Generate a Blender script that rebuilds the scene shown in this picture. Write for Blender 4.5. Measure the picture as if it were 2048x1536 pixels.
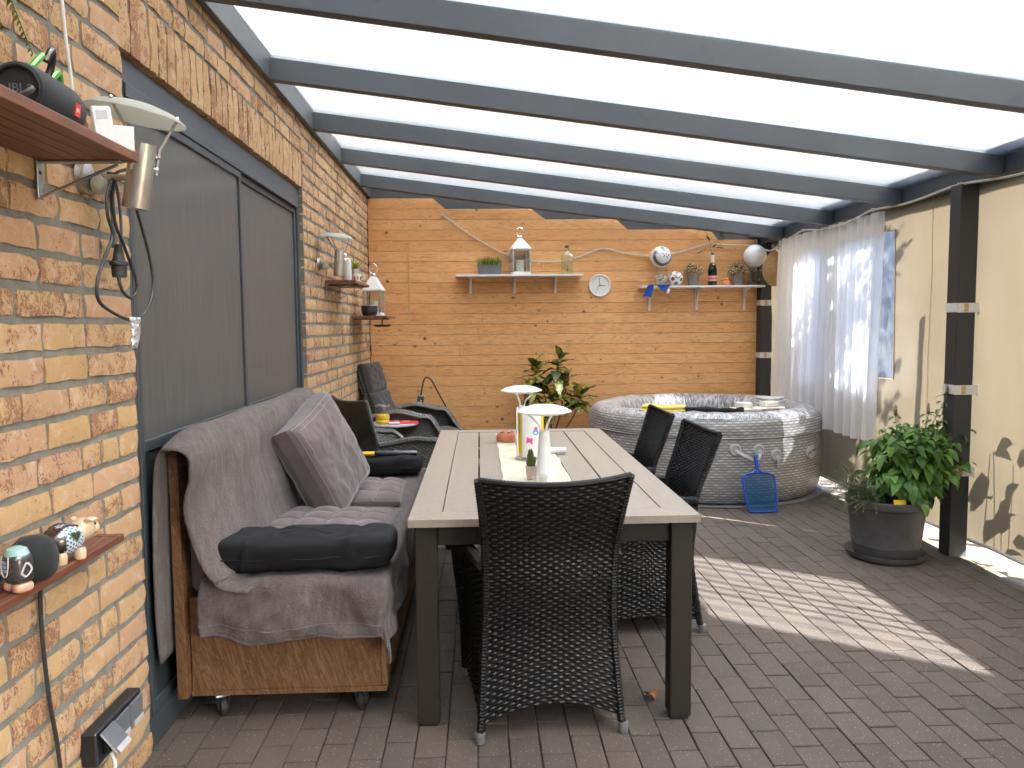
import bpy, bmesh, math, random
from mathutils import Vector, Matrix, Euler, noise as mnoise
random.seed(7)
R=math.radians
SC=bpy.context.scene
COL=SC.collection
for o in list(bpy.data.objects): bpy.data.objects.remove(o)

# ------------------------------------------------------------------ camera
cam=bpy.data.cameras.new('camera'); cam.sensor_fit='HORIZONTAL'; cam.sensor_width=36.0
cam.lens=36.0*1532.7/2048; cam.clip_start=.02; cam.clip_end=400
camo=bpy.data.objects.new('camera',cam); COL.objects.link(camo)
yaw,pitch,roll,CH=.0416,.0757,-.0084,1.3913
fw=Vector((math.sin(yaw)*math.cos(pitch),math.cos(yaw)*math.cos(pitch),-math.sin(pitch)))
rt=Vector((math.cos(yaw),-math.sin(yaw),0)); up=rt.cross(fw)
r2=rt*math.cos(roll)+up*math.sin(roll); u2=-rt*math.sin(roll)+up*math.cos(roll)
m=Matrix((r2,u2,-fw)).transposed().to_4x4(); m.translation=(0,0,CH)
camo.matrix_world=m
SC.camera=camo

# ------------------------------------------------------------------ sky, sun, exposure
SUN=Vector((.598,-.441,.669)).normalized()
w=bpy.data.worlds.new('World'); SC.world=w; w.use_nodes=True
nt=w.node_tree; bg=nt.nodes['Background']
sky=nt.nodes.new('ShaderNodeTexSky'); sky.sky_type='NISHITA'; sky.sun_disc=False
sky.sun_elevation=math.asin(SUN.z); sky.sun_rotation=math.atan2(SUN.x,SUN.y)
sky.dust_density=2.0; sky.air_density=1.0
nt.links.new(sky.outputs[0],bg.inputs[0]); bg.inputs[1].default_value=.13
sl=bpy.data.lights.new('sun','SUN'); sl.energy=4.2; sl.angle=R(.55); sl.color=(1,.955,.89)
so=bpy.data.objects.new('sun',sl); COL.objects.link(so); so.rotation_euler=SUN.to_track_quat('Z','Y').to_euler()
so.location=(6,-4,8)
vs=SC.view_settings; vs.view_transform='Standard'; vs.look='None'; vs.gamma=1; vs.use_curve_mapping=False
vs.exposure=4.25
SC.render.engine='CYCLES'
cy=SC.cycles; cy.use_denoising=True
try: cy.denoiser='OPENIMAGEDENOISE'
except Exception: pass
cy.max_bounces=10; cy.diffuse_bounces=6; cy.glossy_bounces=4; cy.transmission_bounces=6; cy.transparent_max_bounces=12
cy.caustics_reflective=False; cy.caustics_refractive=False; cy.sample_clamp_indirect=8

# ------------------------------------------------------------------ mesh helpers
class MB:
    def __init__(s): s.v=[]; s.f=[]; s.m=[]; s.uv={}
    def add(s,vs,fs,mi=0,M=None):
        b=len(s.v)
        s.v+= [tuple(M@Vector(p)) if M else tuple(p) for p in vs]
        for f in fs: s.f.append(tuple(i+b for i in f)); s.m.append(mi)
        return s
    def box(s,x0,x1,y0,y1,z0,z1,c=0,mi=0,M=None):
        if c<=0:
            v=[(x,y,z) for x in(x0,x1) for y in(y0,y1) for z in(z0,z1)]
            return s.add(v,[(0,1,3,2),(4,6,7,5),(0,4,5,1),(2,3,7,6),(0,2,6,4),(1,5,7,3)],mi,M)
        X=(x0,x1);Y=(y0,y1);Z=(z0,z1); v=[]; ix={}
        for a in(0,1):
            for b in(0,1):
                for d in(0,1):
                    sx=1 if a==0 else -1; sy=1 if b==0 else -1; sz=1 if d==0 else -1
                    for k in range(3):
                        p=[X[a]+sx*c,Y[b]+sy*c,Z[d]+sz*c]; p[k]=(X[a],Y[b],Z[d])[k]
                        ix[(a,b,d,k)]=len(v); v.append(p)
        F=[]
        for a in(0,1):
            q=[ix[(a,b,d,0)] for b,d in((0,0),(0,1),(1,1),(1,0))]; F.append(q if a==0 else q[::-1])
            q=[ix[(b,a,d,1)] for b,d in((0,0),(1,0),(1,1),(0,1))]; F.append(q if a==0 else q[::-1])
            q=[ix[(b,d,a,2)] for b,d in((0,0),(0,1),(1,1),(1,0))]; F.append(q if a==0 else q[::-1])
        for a in(0,1):
            for b in(0,1):
                F.append([ix[(a,b,0,0)],ix[(a,b,1,0)],ix[(a,b,1,1)],ix[(a,b,0,1)]])
                F.append([ix[(a,0,b,0)],ix[(a,1,b,0)],ix[(a,1,b,2)],ix[(a,0,b,2)]])
                F.append([ix[(0,a,b,1)],ix[(1,a,b,1)],ix[(1,a,b,2)],ix[(0,a,b,2)]])
        for a in(0,1):
            for b in(0,1):
                for d in(0,1): F.append([ix[(a,b,d,0)],ix[(a,b,d,1)],ix[(a,b,d,2)]])
        return s.add(v,F,mi,M)
    def bar(s,p,q,w,h,c=0,mi=0,upv=(0,0,1)):
        p=Vector(p);q=Vector(q);d=q-p;L=d.length;d.normalize();u=Vector(upv)
        if abs(d.dot(u))>.99:u=Vector((1,0,0))
        sd=d.cross(u).normalized();u=sd.cross(d)
        M=Matrix((sd,d,u)).transposed().to_4x4();M.translation=p
        return s.box(-w/2,w/2,0,L,-h/2,h/2,c,mi,M)
    def tube(s,pts,r,n=8,mi=0,cap=True,closed=False,M=None):
        pts=[Vector(p) for p in pts];N=len(pts)
        rs=r if isinstance(r,(list,tuple)) else [r]*N
        v=[];f=[];pu=None
        for i,p in enumerate(pts):
            if closed:t=(pts[(i+1)%N]-pts[i-1])
            else:t=(pts[min(i+1,N-1)]-pts[max(i-1,0)])
            t.normalize()
            if pu is None:
                pu=Vector((0,0,1)) if abs(t.z)<.9 else Vector((1,0,0))
            a=(pu-t*pu.dot(t))
            if a.length<1e-5:a=t.orthogonal()
            a.normalize();b=t.cross(a);pu=a
            for k in range(n):
                an=2*math.pi*k/n;v.append(p+(a*math.cos(an)+b*math.sin(an))*rs[i])
        for i in range(N if closed else N-1):
            j=(i+1)%N
            for k in range(n):
                l=(k+1)%n;f.append((i*n+k,i*n+l,j*n+l,j*n+k))
        if cap and not closed:
            f.append(tuple(range(n))[::-1]);f.append(tuple(range((N-1)*n,N*n)))
        return s.add(v,f,mi,M)
    def lathe(s,prof,n=28,mi=0,M=None,sx=1,sy=1):
        v=[];f=[];rows=[]
        for r,z in prof:
            if r<1e-6: rows.append([len(v)]);v.append((0,0,z))
            else:
                rows.append(list(range(len(v),len(v)+n)))
                for k in range(n):
                    a=2*math.pi*k/n;v.append((r*sx*math.cos(a),r*sy*math.sin(a),z))
        for a,b in zip(rows,rows[1:]):
            if len(a)==1 and len(b)==1: continue
            for k in range(n):
                l=(k+1)%n
                if len(a)==1:f.append((a[0],b[l],b[k]))
                elif len(b)==1:f.append((a[k],a[l],b[0]))
                else:f.append((a[k],a[l],b[l],b[k]))
        return s.add(v,f,mi,M)
    def grid(s,nu,nv,fn,cu=False,cv=False,mi=0,M=None,uv=None):
        v=[fn(i/(nu if cu else nu-1),j/(nv if cv else nv-1)) for j in range(nv) for i in range(nu)]
        f=[]
        for j in range(nv if cv else nv-1):
            for i in range(nu if cu else nu-1):
                a=i;b=(i+1)%nu;c=j;d=(j+1)%nv
                f.append((c*nu+a,c*nu+b,d*nu+b,d*nu+a))
        base=len(s.f);s.add(v,f,mi,M)
        if uv:
            k=0
            for j in range(nv if cv else nv-1):
                for i in range(nu if cu else nu-1):
                    q=[(i,j),(i+1,j),(i+1,j+1),(i,j+1)]
                    s.uv[base+k]=[uv(a/(nu if cu else nu-1),b/(nv if cv else nv-1)) for a,b in q];k+=1
        return s
    def poly(s,pts,d,M=None,mi=0):
        """flat outline (x,y) extruded 0..d in z"""
        n=len(pts);v=[(x,y,0) for x,y in pts]+[(x,y,d) for x,y in pts]
        f=[tuple(range(n))[::-1],tuple(range(n,2*n))]+[(i,(i+1)%n,n+(i+1)%n,n+i) for i in range(n)]
        return s.add(v,f,mi,M)
    def ball(s,c,r,n=16,m=10,mi=0,sc=(1,1,1),M=None):
        v=[];pr=[]
        for j in range(m+1):
            a=math.pi*j/m-math.pi/2;pr.append((r*math.cos(a) if 0<j<m else 0,r*math.sin(a)))
        T=Matrix.Translation(c)@Matrix.Diagonal((*sc,1))
        return s.lathe(pr,n,mi,(M@T) if M else T)
    def mesh(s,name,mats,sharp=35):
        me=bpy.data.meshes.new(name);me.from_pydata(s.v,[],s.f)
        for k in (mats if isinstance(mats,(list,tuple)) else [mats]): me.materials.append(k)
        if any(s.m): me.polygons.foreach_set('material_index',s.m)
        if s.uv:
            l=me.uv_layers.new(name='UVMap')
            for fi,co in s.uv.items():
                p=me.polygons[fi]
                for k,li in enumerate(p.loop_indices): l.data[li].uv=co[k]
        me.polygons.foreach_set('use_smooth',[sharp>0]*len(me.polygons))
        me.update()
        if sharp>0: me.set_sharp_from_angle(angle=R(sharp))
        return me
    def build(s,name,mats,parent=None,sharp=35,fix=False,loc=None,rot=None):
        me=s.mesh(name,mats,sharp)
        if fix:
            b=bmesh.new();b.from_mesh(me);bmesh.ops.recalc_face_normals(b,faces=b.faces);b.to_mesh(me);b.free()
        return link(name,me,parent,loc,rot)
def link(name,me,parent=None,loc=None,rot=None):
    o=bpy.data.objects.new(name,me);COL.objects.link(o)
    if parent:o.parent=parent
    if loc:o.location=loc
    if rot:o.rotation_euler=rot
    return o
def tag(o,label,cat,group=None):
    o['label']=label;o['category']=cat
    if group:o['group']=group
    return o
def thing(name,label,cat,loc=(0,0,0),rz=0,group=None,rot=None):
    o=bpy.data.objects.new(name,None);COL.objects.link(o);o.empty_display_size=.1
    o.location=loc;o.rotation_euler=rot if rot else (0,0,rz)
    return tag(o,label,cat,group)
def struct(o): o['kind']='structure';return o
def stuff(o): o['kind']='stuff';return o
def T(x,y,z): return Matrix.Translation((x,y,z))
def RX(a): return Matrix.Rotation(a,4,'X')
def RY(a): return Matrix.Rotation(a,4,'Y')
def RZ(a): return Matrix.Rotation(a,4,'Z')
def nz(x,y,z=0): return mnoise.noise(Vector((x,y,z)))
def copytree(o,parent=None):
    c=o.copy();COL.objects.link(c);c.parent=parent
    for ch in list(o.children): copytree(ch,c)
    return c
def lerp(a,b,t): return a+(b-a)*t
def spline(pts,n):
    """Catmull-Rom through pts, n samples per span"""
    P=[Vector(p) for p in pts];P=[P[0]*2-P[1]]+P+[P[-1]*2-P[-2]];out=[]
    for i in range(1,len(P)-2):
        a,b,c,d=P[i-1:i+3]
        for k in range(n):
            t=k/n;out.append(.5*((2*b)+(c-a)*t+(2*a-5*b+4*c-d)*t*t+(3*b-a-3*c+d)*t**3))
    out.append(P[-2]);return out
def textmesh(body,size,ext=.0005,mat_=None,shear=0):
    c=bpy.data.curves.new('lettering','FONT');c.body=body;c.size=size;c.extrude=ext;c.align_x='CENTER';c.align_y='CENTER';c.resolution_u=3;c.shear=shear
    o=bpy.data.objects.new('lettering',c);COL.objects.link(o)
    dg=bpy.context.evaluated_depsgraph_get()
    me=bpy.data.meshes.new_from_object(o.evaluated_get(dg));bpy.data.objects.remove(o);bpy.data.curves.remove(c)
    me.materials.clear()
    if mat_:me.materials.append(mat_)
    return me

# ------------------------------------------------------------------ material helpers
class NT:
    def __init__(s,name):
        s.mat=bpy.data.materials.new(name);s.mat.use_nodes=True;s.t=s.mat.node_tree
        s.out=s.t.nodes['Material Output'];s.b=s.t.nodes['Principled BSDF']
    def n(s,ty,**kw):
        nd=s.t.nodes.new('ShaderNode'+ty)
        for k,v in kw.items():
            if k[0]=='i' and k[1:].isdigit(): s.set(nd.inputs[int(k[1:])],v)
            elif hasattr(nd,k): setattr(nd,k,v)
            else: s.set(nd.inputs[k.replace('_',' ')],v)
        return nd
    def set(s,inp,v):
        if hasattr(v,'is_output') or isinstance(v,bpy.types.NodeSocket): s.t.links.new(v,inp)
        elif isinstance(v,(tuple,list)) and len(v)==3 and inp.type=='RGBA': inp.default_value=(*v,1)
        else: inp.default_value=v
    def P(s,**kw):
        for k,v in kw.items(): s.set(s.b.inputs[k.replace('_',' ')],v)
        return s
    def pos(s): return s.n('NewGeometry').outputs['Position']
    def obj(s): return s.n('TexCoord').outputs['Object']
    def rnd(s): return s.n('ObjectInfo').outputs['Random']
    def math(s,op,a,b=0.,c=0.,clamp=False):
        nd=s.n('Math',operation=op,i0=a,i1=b,i2=c);nd.use_clamp=clamp;return nd.outputs[0]
    def scale(s,vec,sc,off=(0,0,0)):
        return s.n('Mapping',i0=vec,i1=off,i3=sc).outputs[0]
    def noise(s,vec,sc,det=4,rough=.55,dist=0):
        return s.n('TexNoise',Vector=vec,Scale=sc,Detail=det,Roughness=rough,Distortion=dist).outputs[0]
    def ramp(s,fac,stops,interp='LINEAR'):
        nd=s.n('ValToRGB',i0=fac);cr=nd.color_ramp;cr.interpolation=interp
        while len(cr.elements)<len(stops):cr.elements.new(.5)
        for e,(p,c) in zip(cr.elements,stops):
            e.position=p;e.color=(*c,1) if isinstance(c,(tuple,list)) else (c,c,c,1)
        return nd.outputs[0]
    def mix(s,fac,a,b,mode='MIX'):
        nd=s.n('Mix',data_type='RGBA',blend_type=mode)
        s.set(nd.inputs[0],fac);s.set(nd.inputs[6],a);s.set(nd.inputs[7],b);return nd.outputs[2]
    def bump(s,h,st=.3,d=.01): 
        s.set(s.b.inputs['Normal'],s.n('Bump',Strength=st,Distance=d,Height=h).outputs[0]);return s
def pm(name,col,rough=.5,metal=0,var=0,vs=8,bump=None,spec=.5,sheen=0,coat=0,alt=None,obj=False):
    """plain material with mottling (var, vs) and fine relief bump=(scale,strength,distance)"""
    k=NT(name);p=k.obj() if obj else k.pos()
    c=col
    if var>0:
        f=k.noise(p,vs,5,.6)
        a=alt if alt else tuple(x*(1-var) for x in col);b=tuple(min(1,x*(1+var*.7)) for x in col)
        c=k.ramp(f,[(.3,a),(.7,b if not alt else col)])
    k.P(Base_Color=c,Metallic=metal,Specular_IOR_Level=spec)
    if var>0: k.P(Roughness=k.math('MULTIPLY_ADD',k.noise(p,vs*2.3,3),.25,rough-.12))
    else: k.P(Roughness=rough)
    if sheen: k.P(Sheen_Weight=sheen,Sheen_Roughness=.5)
    if coat: k.P(Coat_Weight=coat,Coat_Roughness=.1)
    if bump: k.bump(k.noise(p,bump[0],4,.6),bump[1],bump[2])
    return k.mat
# ------------------------------------------------------------------ materials
def schlick(k):
    f=k.n('LayerWeight',Blend=.5).outputs['Facing'];return k.math('MULTIPLY_ADD',k.math('POWER',f,5.),.92,.04)
def brick_mat():
    k=NT('brick');p=k.pos();a=k.n('Attribute',attribute_name='rnd').outputs['Fac']
    r=k.math('FRACT',k.math('ADD',k.rnd(),a))
    r2=k.math('FRACT',k.math('MULTIPLY',r,17.3))
    q=k.n('VectorMath',operation='ADD',i0=p,i1=k.n('CombineXYZ',X=k.math('MULTIPLY',r,31.),Y=k.math('MULTIPLY',r,57.),Z=0.).outputs[0]).outputs[0]
    base=k.ramp(r,[(0,(.51,.315,.145)),(.3,(.565,.375,.19)),(.55,(.55,.345,.19)),(.8,(.55,.32,.205)),(1,(.48,.275,.16))])
    base=k.mix(k.math('MULTIPLY',k.noise(q,9,3,.6),.55),base,(.58,.39,.205))
    # pale scuffs
    base=k.mix(k.ramp(k.noise(q,22,4,.65,.6),[(.52,0),(.7,.55)]),base,(.68,.53,.42))
    # red-brown pits and streaks, denser on some bricks
    st=k.noise(k.scale(q,(1,1,.7)),105,8,.74,1.1)
    pat=k.noise(q,17,4,.6,.5)
    dens=k.math('MULTIPLY_ADD',k.math('POWER',r2,1.6),.15,-.085)
    lv=k.math('ADD',k.math('ADD',st,k.math('MULTIPLY_ADD',pat,.5,-.25)),dens)
    pit=k.ramp(lv,[(.548,0),(.585,1)])
    col=k.mix(k.math('MULTIPLY',pit,.8),base,k.ramp(pat,[(.3,(.27,.10,.06)),(.7,(.14,.05,.04))]))
    wash=k.ramp(k.math('ADD',pat,dens),[(.52,0),(.70,.45)])
    col=k.mix(wash,col,(.53,.27,.155))
    k.P(Base_Color=col,Roughness=.86,Specular_IOR_Level=.25)
    h=k.math('SUBTRACT',k.math('MULTIPLY',k.noise(q,95,5,.7),.8),k.math('MULTIPLY',pit,.7))
    k.bump(h,.55,.006);return k.mat
def plank_mat():
    k=NT('pine_plank');p=k.pos();r=k.rnd()
    off=k.n('CombineXYZ',X=k.math('MULTIPLY',r,91.),Y=0.,Z=k.math('MULTIPLY',r,23.)).outputs[0]
    q=k.n('VectorMath',operation='ADD',i0=p,i1=off).outputs[0]
    # knots: cells along the board
    kv=k.n('TexVoronoi',feature='F1',Vector=k.scale(q,(7.2,0,8.2)),Scale=1.,Randomness=1.)
    kd=kv.outputs['Distance'];kr=k.n('SeparateColor',i0=kv.outputs['Color']).outputs[0]
    rad=k.math('MULTIPLY',k.math('GREATER_THAN',kr,.38),k.math('MULTIPLY_ADD',kr,.115,.004))
    knot=k.math('LESS_THAN',kd,rad);soft=k.n('MapRange',Value=kd,i1=k.math('MULTIPLY',rad,.8),i2=k.math('MULTIPLY',rad,1.5),i3=1.,i4=0.).outputs[0]
    warp=k.math('MULTIPLY',k.math('MULTIPLY',k.n('MapRange',Value=kd,i1=0.,i2=.5,i3=1.,i4=0.).outputs[0],.30),kr)
    # grain lines run along x and bend round the knots
    gv=k.n('VectorMath',operation='ADD',i0=k.scale(q,(.8,0,13)),i1=k.n('CombineXYZ',X=0.,Y=warp,Z=k.math('MULTIPLY',warp,4.)).outputs[0]).outputs[0]
    g=k.noise(gv,1.6,3,.5,.35)
    ring=k.math('ABSOLUTE',k.math('SUBTRACT',k.math('FRACT',k.math('MULTIPLY',g,11.)),.5))
    fine=k.noise(k.scale(q,(6,1,260)),1.,3,.6)
    base=k.ramp(k.math('FRACT',k.math('MULTIPLY',r,7.7)),[(0,(.83,.43,.17)),(.5,(.91,.50,.215)),(1,(.93,.56,.27))])
    base=k.mix(k.ramp(k.noise(k.scale(q,(.5,0,3)),2.,3),[(.3,0),(.75,.6)]),base,(.84,.43,.165))
    c=k.mix(k.ramp(ring,[(.0,.7),(.2,.2),(.5,0)]),base,(.53,.245,.09))
    c=k.mix(k.math('MULTIPLY',fine,.22),c,(.52,.26,.105))
    # dark weather stains along some joints
    stn=k.noise(k.scale(q,(1.5,0,5)),2.2,5,.7)
    c=k.mix(k.ramp(stn,[(.54,0),(.74,.55)]),c,(.38,.16,.065))
    spl=k.noise(k.scale(q,(3,0,16)),3.2,4,.7,.5)
    c=k.mix(k.ramp(spl,[(.63,0),(.70,.75)]),c,(.20,.075,.035))
    c=k.mix(k.math('MULTIPLY',soft,.8),c,k.ramp(kr,[(0,(.13,.045,.022)),(1,(.22,.085,.04))]))
    c=k.mix(k.ramp(k.math('DIVIDE',kd,k.math('MAXIMUM',rad,.0001)),[(.55,.6),(.8,0)]),c,(.05,.02,.012))
    k.P(Base_Color=c,Roughness=.55,Specular_IOR_Level=.35)
    k.bump(k.math('ADD',k.math('MULTIPLY',ring,.5),k.math('MULTIPLY',fine,.4)),.25,.003);return k.mat
def paver_mat():
    k=NT('paver');p=k.pos();a=k.n('Attribute',attribute_name='rnd').outputs['Fac']
    r=k.math('FRACT',k.math('ADD',k.rnd(),a))
    base=k.ramp(r,[(0,(.102,.083,.068)),(.5,(.136,.111,.090)),(1,(.140,.110,.088))])
    base=k.mix(k.ramp(k.noise(p,3.2,5,.6),[(.35,0),(.75,.65)]),base,(.088,.071,.057))
    base=k.mix(k.ramp(k.noise(p,14,5,.65),[(.5,0),(.72,.4)]),base,(.165,.137,.113))
    g=k.noise(p,420,2,.7)
    base=k.mix(k.ramp(g,[(.42,.55),(.56,0)]),base,(.06,.051,.043))
    v=k.n('TexVoronoi',feature='F1',Vector=p,Scale=95.,Randomness=1.)
    vr=k.n('SeparateColor',i0=v.outputs['Color']).outputs[1]
    grit=k.math('MULTIPLY',k.math('LESS_THAN',v.outputs['Distance'],k.math('MULTIPLY_ADD',vr,.24,-.02)),k.math('GREATER_THAN',vr,.55))
    base=k.mix(k.math('MULTIPLY',grit,.75),base,(.36,.32,.275))
    # moss along the edge by the tarpaulin
    x=k.n('SeparateXYZ',i0=p).outputs[0]
    ms=k.math('MULTIPLY',k.n('MapRange',Value=x,i1=2.45,i2=2.85,i3=0.,i4=1.).outputs[0],k.ramp(k.noise(p,9,5,.65),[(.35,.1),(.6,.9)]))
    base=k.mix(ms,base,(.055,.049,.028))
    k.P(Base_Color=base,Roughness=.84,Specular_IOR_Level=.3);k.bump(k.math('ADD',g,k.math('MULTIPLY',grit,.5)),.35,.003);return k.mat
def poly_mat():
    """opal upper skin of the multiwall sheet: scatters daylight, partly forward along the sun"""
    k=NT('polycarbonate');p=k.pos()
    dirt=k.ramp(k.noise(k.scale(p,(.6,2.5,1)),1.4,5,.65),[(.3,1.),(.8,.80)])
    streak=k.ramp(k.noise(k.scale(p,(.35,9,1)),1.0,4,.6),[(.35,1.),(.75,.90)])
    c=k.mix(1.,(.86,.89,.90),k.mix(1.,dirt,streak,'MULTIPLY'),'MULTIPLY')
    tr=k.n('BsdfTranslucent',Color=c).outputs[0];df=k.n('BsdfDiffuse',Color=c).outputs[0]
    rf=k.n('BsdfRefraction',Color=c,Roughness=.72,IOR=1.3).outputs[0]
    m0=k.n('MixShader',i0=FWD,i1=tr,i2=rf).outputs[0]
    m1=k.n('MixShader',i0=.22,i1=m0,i2=df).outputs[0]
    k.t.links.new(m1,k.out.inputs[0]);return k.mat
def polyskin_mat():
    """clear lower skin with the ribs of the multiwall sheet"""
    k=NT('polycarbonate_skin');p=k.pos()
    y=k.n('SeparateXYZ',i0=p).outputs[1]
    rib=k.math('ABSOLUTE',k.math('SUBTRACT',k.math('FRACT',k.math('MULTIPLY',y,50.)),.5))
    rf=k.ramp(rib,[(.0,.30),(.12,.34),(.24,1.),(.5,1.)])
    t=k.n('BsdfTransparent',Color=rf).outputs[0]
    gl=k.n('BsdfGlossy',Color=(.95,.97,1),Roughness=.3).outputs[0]
    fr=k.math('MULTIPLY_ADD',k.math('POWER',k.n('LayerWeight',Blend=.5).outputs['Facing'],.8),.90,.02)
    k.t.links.new(k.n('MixShader',i0=fr,i1=t,i2=gl).outputs[0],k.out.inputs[0]);return k.mat
FWD=.70
def tarp_mat():
    k=NT('tarpaulin');p=k.pos()
    c=k.ramp(k.noise(k.scale(p,(1,1,.35)),2.2,4,.6),[(.3,(.185,.152,.104)),(.75,(.21,.18,.131))])
    st=k.noise(k.scale(p,(1,3.2,.5)),2.6,5,.7)
    c=k.mix(k.ramp(st,[(.58,0),(.75,.35)]),c,(.21,.16,.09))
    tr=k.n('BsdfTranslucent',Color=c).outputs[0];df=k.n('BsdfDiffuse',Color=c).outputs[0]
    gl=k.n('BsdfGlossy',Color=(1,1,1),Roughness=.32).outputs[0]
    m1=k.n('MixShader',i0=.85,i1=tr,i2=df).outputs[0]
    m2=k.n('MixShader',i0=k.math('MULTIPLY',schlick(k),.7),i1=m1,i2=gl).outputs[0]
    k.t.links.new(m2,k.out.inputs[0]);return k.mat
def sheer_mat(name,col,tra,trn):
    k=NT(name)
    t=k.n('BsdfTransparent',Color=(1,1,1)).outputs[0];tr=k.n('BsdfTranslucent',Color=col).outputs[0];df=k.n('BsdfDiffuse',Color=col).outputs[0]
    m1=k.n('MixShader',i0=trn,i1=df,i2=tr).outputs[0]
    lw=k.n('LayerWeight',Blend=.35).outputs['Facing']
    f=k.math('SUBTRACT',tra,k.math('MULTIPLY',lw,tra*.8))
    m2=k.n('MixShader',i0=f,i1=m1,i2=t).outputs[0]
    k.t.links.new(m2,k.out.inputs[0]);return k.mat
def clear_mat(name,tint,haze=.12,gloss=1.,rough=.05):
    k=NT(name)
    t=k.n('BsdfTransparent',Color=tint).outputs[0];df=k.n('BsdfTranslucent',Color=(.8,.85,.9)).outputs[0]
    gl=k.n('BsdfGlossy',Color=(1,1,1),Roughness=rough).outputs[0]
    m1=k.n('MixShader',i0=haze,i1=t,i2=df).outputs[0]
    m2=k.n('MixShader',i0=k.math('MULTIPLY',schlick(k),gloss),i1=m1,i2=gl).outputs[0]
    k.t.links.new(m2,k.out.inputs[0]);return k.mat
def anthracite_mat(name,col):
    k=NT(name);p=k.pos()
    n=k.noise(p,2.4,5,.65)
    c=k.mix(k.ramp(n,[(.45,0),(.8,.5)]),col,tuple(x*1.5 for x in col))
    sm=k.noise(p,7,4,.6,.8)
    c=k.mix(k.ramp(sm,[(.64,0),(.74,.35)]),c,tuple(x*.55 for x in col))
    k.P(Base_Color=c,Roughness=k.math('MULTIPLY_ADD',n,.25,.34),Specular_IOR_Level=.5)
    k.bump(k.noise(p,700,2),.06,.001);return k.mat
def osb_mat():
    k=NT('osb_board');p=k.pos()
    c=(.15,.070,.028)
    for i,(rz,sc) in enumerate(((20,(17,30,120)),(70,(24,30,150)),(-35,(20,30,170)),(100,(15,30,110)),(-70,(26,30,190)))):
        q=k.n('Mapping',i0=k.n('Mapping',i0=p,i2=(0,R(rz),0)).outputs[0],i3=sc,i1=(i*3.1,i*7.7,i*1.3)).outputs[0]
        v=k.n('TexVoronoi',feature='F1',Vector=q,Scale=1.,Randomness=1.)
        sr=k.n('SeparateColor',i0=v.outputs['Color'])
        cc=k.ramp(sr.outputs[0],[(0,(.10,.044,.017)),(.5,(.165,.080,.033)),(1,(.25,.138,.064))])
        c=k.mix(k.math('MULTIPLY',k.math('GREATER_THAN',sr.outputs[1],.45),.75),c,cc)
    c=k.mix(k.math('MULTIPLY',k.noise(p,240,3),.35),c,(.09,.04,.016))
    k.P(Base_Color=c,Roughness=.6,Specular_IOR_Level=.35);k.bump(k.noise(p,90,4),.25,.004);return k.mat
def hardwood_mat():
    k=NT('oiled_hardwood');p=k.obj()
    g=k.noise(k.scale(p,(40,3,40)),1.,5,.6,.4)
    c=k.ramp(g,[(.3,(.115,.040,.022)),(.6,(.20,.075,.038)),(.8,(.26,.105,.055))])
    k.P(Base_Color=c,Roughness=.42,Specular_IOR_Level=.45);k.bump(g,.15,.003);return k.mat
def fabric_mat(name,col,var=.3,vs=6,bs=900,bst=.25,sheen=.3,rough=.85):
    k=NT(name);p=k.pos()
    f=k.noise(p,vs,4,.6);c=k.ramp(f,[(.3,tuple(x*(1-var) for x in col)),(.72,tuple(x*(1+var) for x in col))])
    k.P(Base_Color=c,Roughness=rough,Specular_IOR_Level=.2,Sheen_Weight=sheen,Sheen_Roughness=.45)
    k.bump(k.noise(p,bs,3,.7),bst,.002);return k.mat
def fleece_mat():
    k=NT('fleece');p=k.pos()
    pl=k.noise(p,85,6,.8,.5);br=k.noise(k.scale(p,(1,1,.30)),30,5,.65,1.0)
    c=k.mix(pl,(.075,.058,.053),(.19,.152,.140));c=k.mix(k.ramp(br,[(.42,0),(.65,.55)]),c,(.25,.205,.188))
    k.P(Base_Color=c,Roughness=.95,Specular_IOR_Level=.1,Sheen_Weight=.2,Sheen_Roughness=.6)
    k.bump(pl,.9,.012);return k.mat
def spa_mat():
    """wicker pattern printed on vinyl, laid out over the mesh UV (metres)"""
    k=NT('spa_vinyl');uv=k.n('TexCoord').outputs['UV']
    s=k.n('SeparateXYZ',i0=uv);u=s.outputs[0];v=s.outputs[1]
    row=k.math('FLOOR',k.math('DIVIDE',v,.021));uu=k.math('ADD',k.math('DIVIDE',u,.062),k.math('MULTIPLY',k.math('MODULO',row,2.),.5))
    fu=k.math('FRACT',uu);fv=k.math('FRACT',k.math('DIVIDE',v,.021))
    du=k.math('ABSOLUTE',k.math('SUBTRACT',fu,.5));dv=k.math('ABSOLUTE',k.math('SUBTRACT',fv,.5))
    rr_=k.math('SQRT',k.math('ADD',k.math('POWER',k.math('MULTIPLY',du,2.1),2.6),k.math('POWER',k.math('MULTIPLY',dv,2.25),2.)))
    strand=k.math('MAXIMUM',k.ramp(rr_,[(.55,1),(1.0,.0)]),k.math('MULTIPLY',k.ramp(du,[(.435,0),(.46,.75)]),k.ramp(dv,[(.3,1),(.5,.6)])))
    cell=k.n('TexWhiteNoise',noise_dimensions='2D',Vector=k.n('CombineXYZ',X=k.math('FLOOR',uu),Y=row,Z=0.).outputs[0]).outputs[0]
    light=k.ramp(cell,[(0,(.46,.45,.435)),(.6,(.63,.61,.59)),(1,(.74,.72,.70))])
    edge=k.ramp(fv,[(.28,.55),(.5,1),(.72,.7)])
    c=k.mix(strand,(.20,.19,.18),k.mix(1.,light,edge,'MULTIPLY'))
    k.P(Base_Color=c,Roughness=.42,Specular_IOR_Level=.5)
    k.bump(k.noise(k.pos(),16,3),.25,.02);return k.mat
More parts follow.
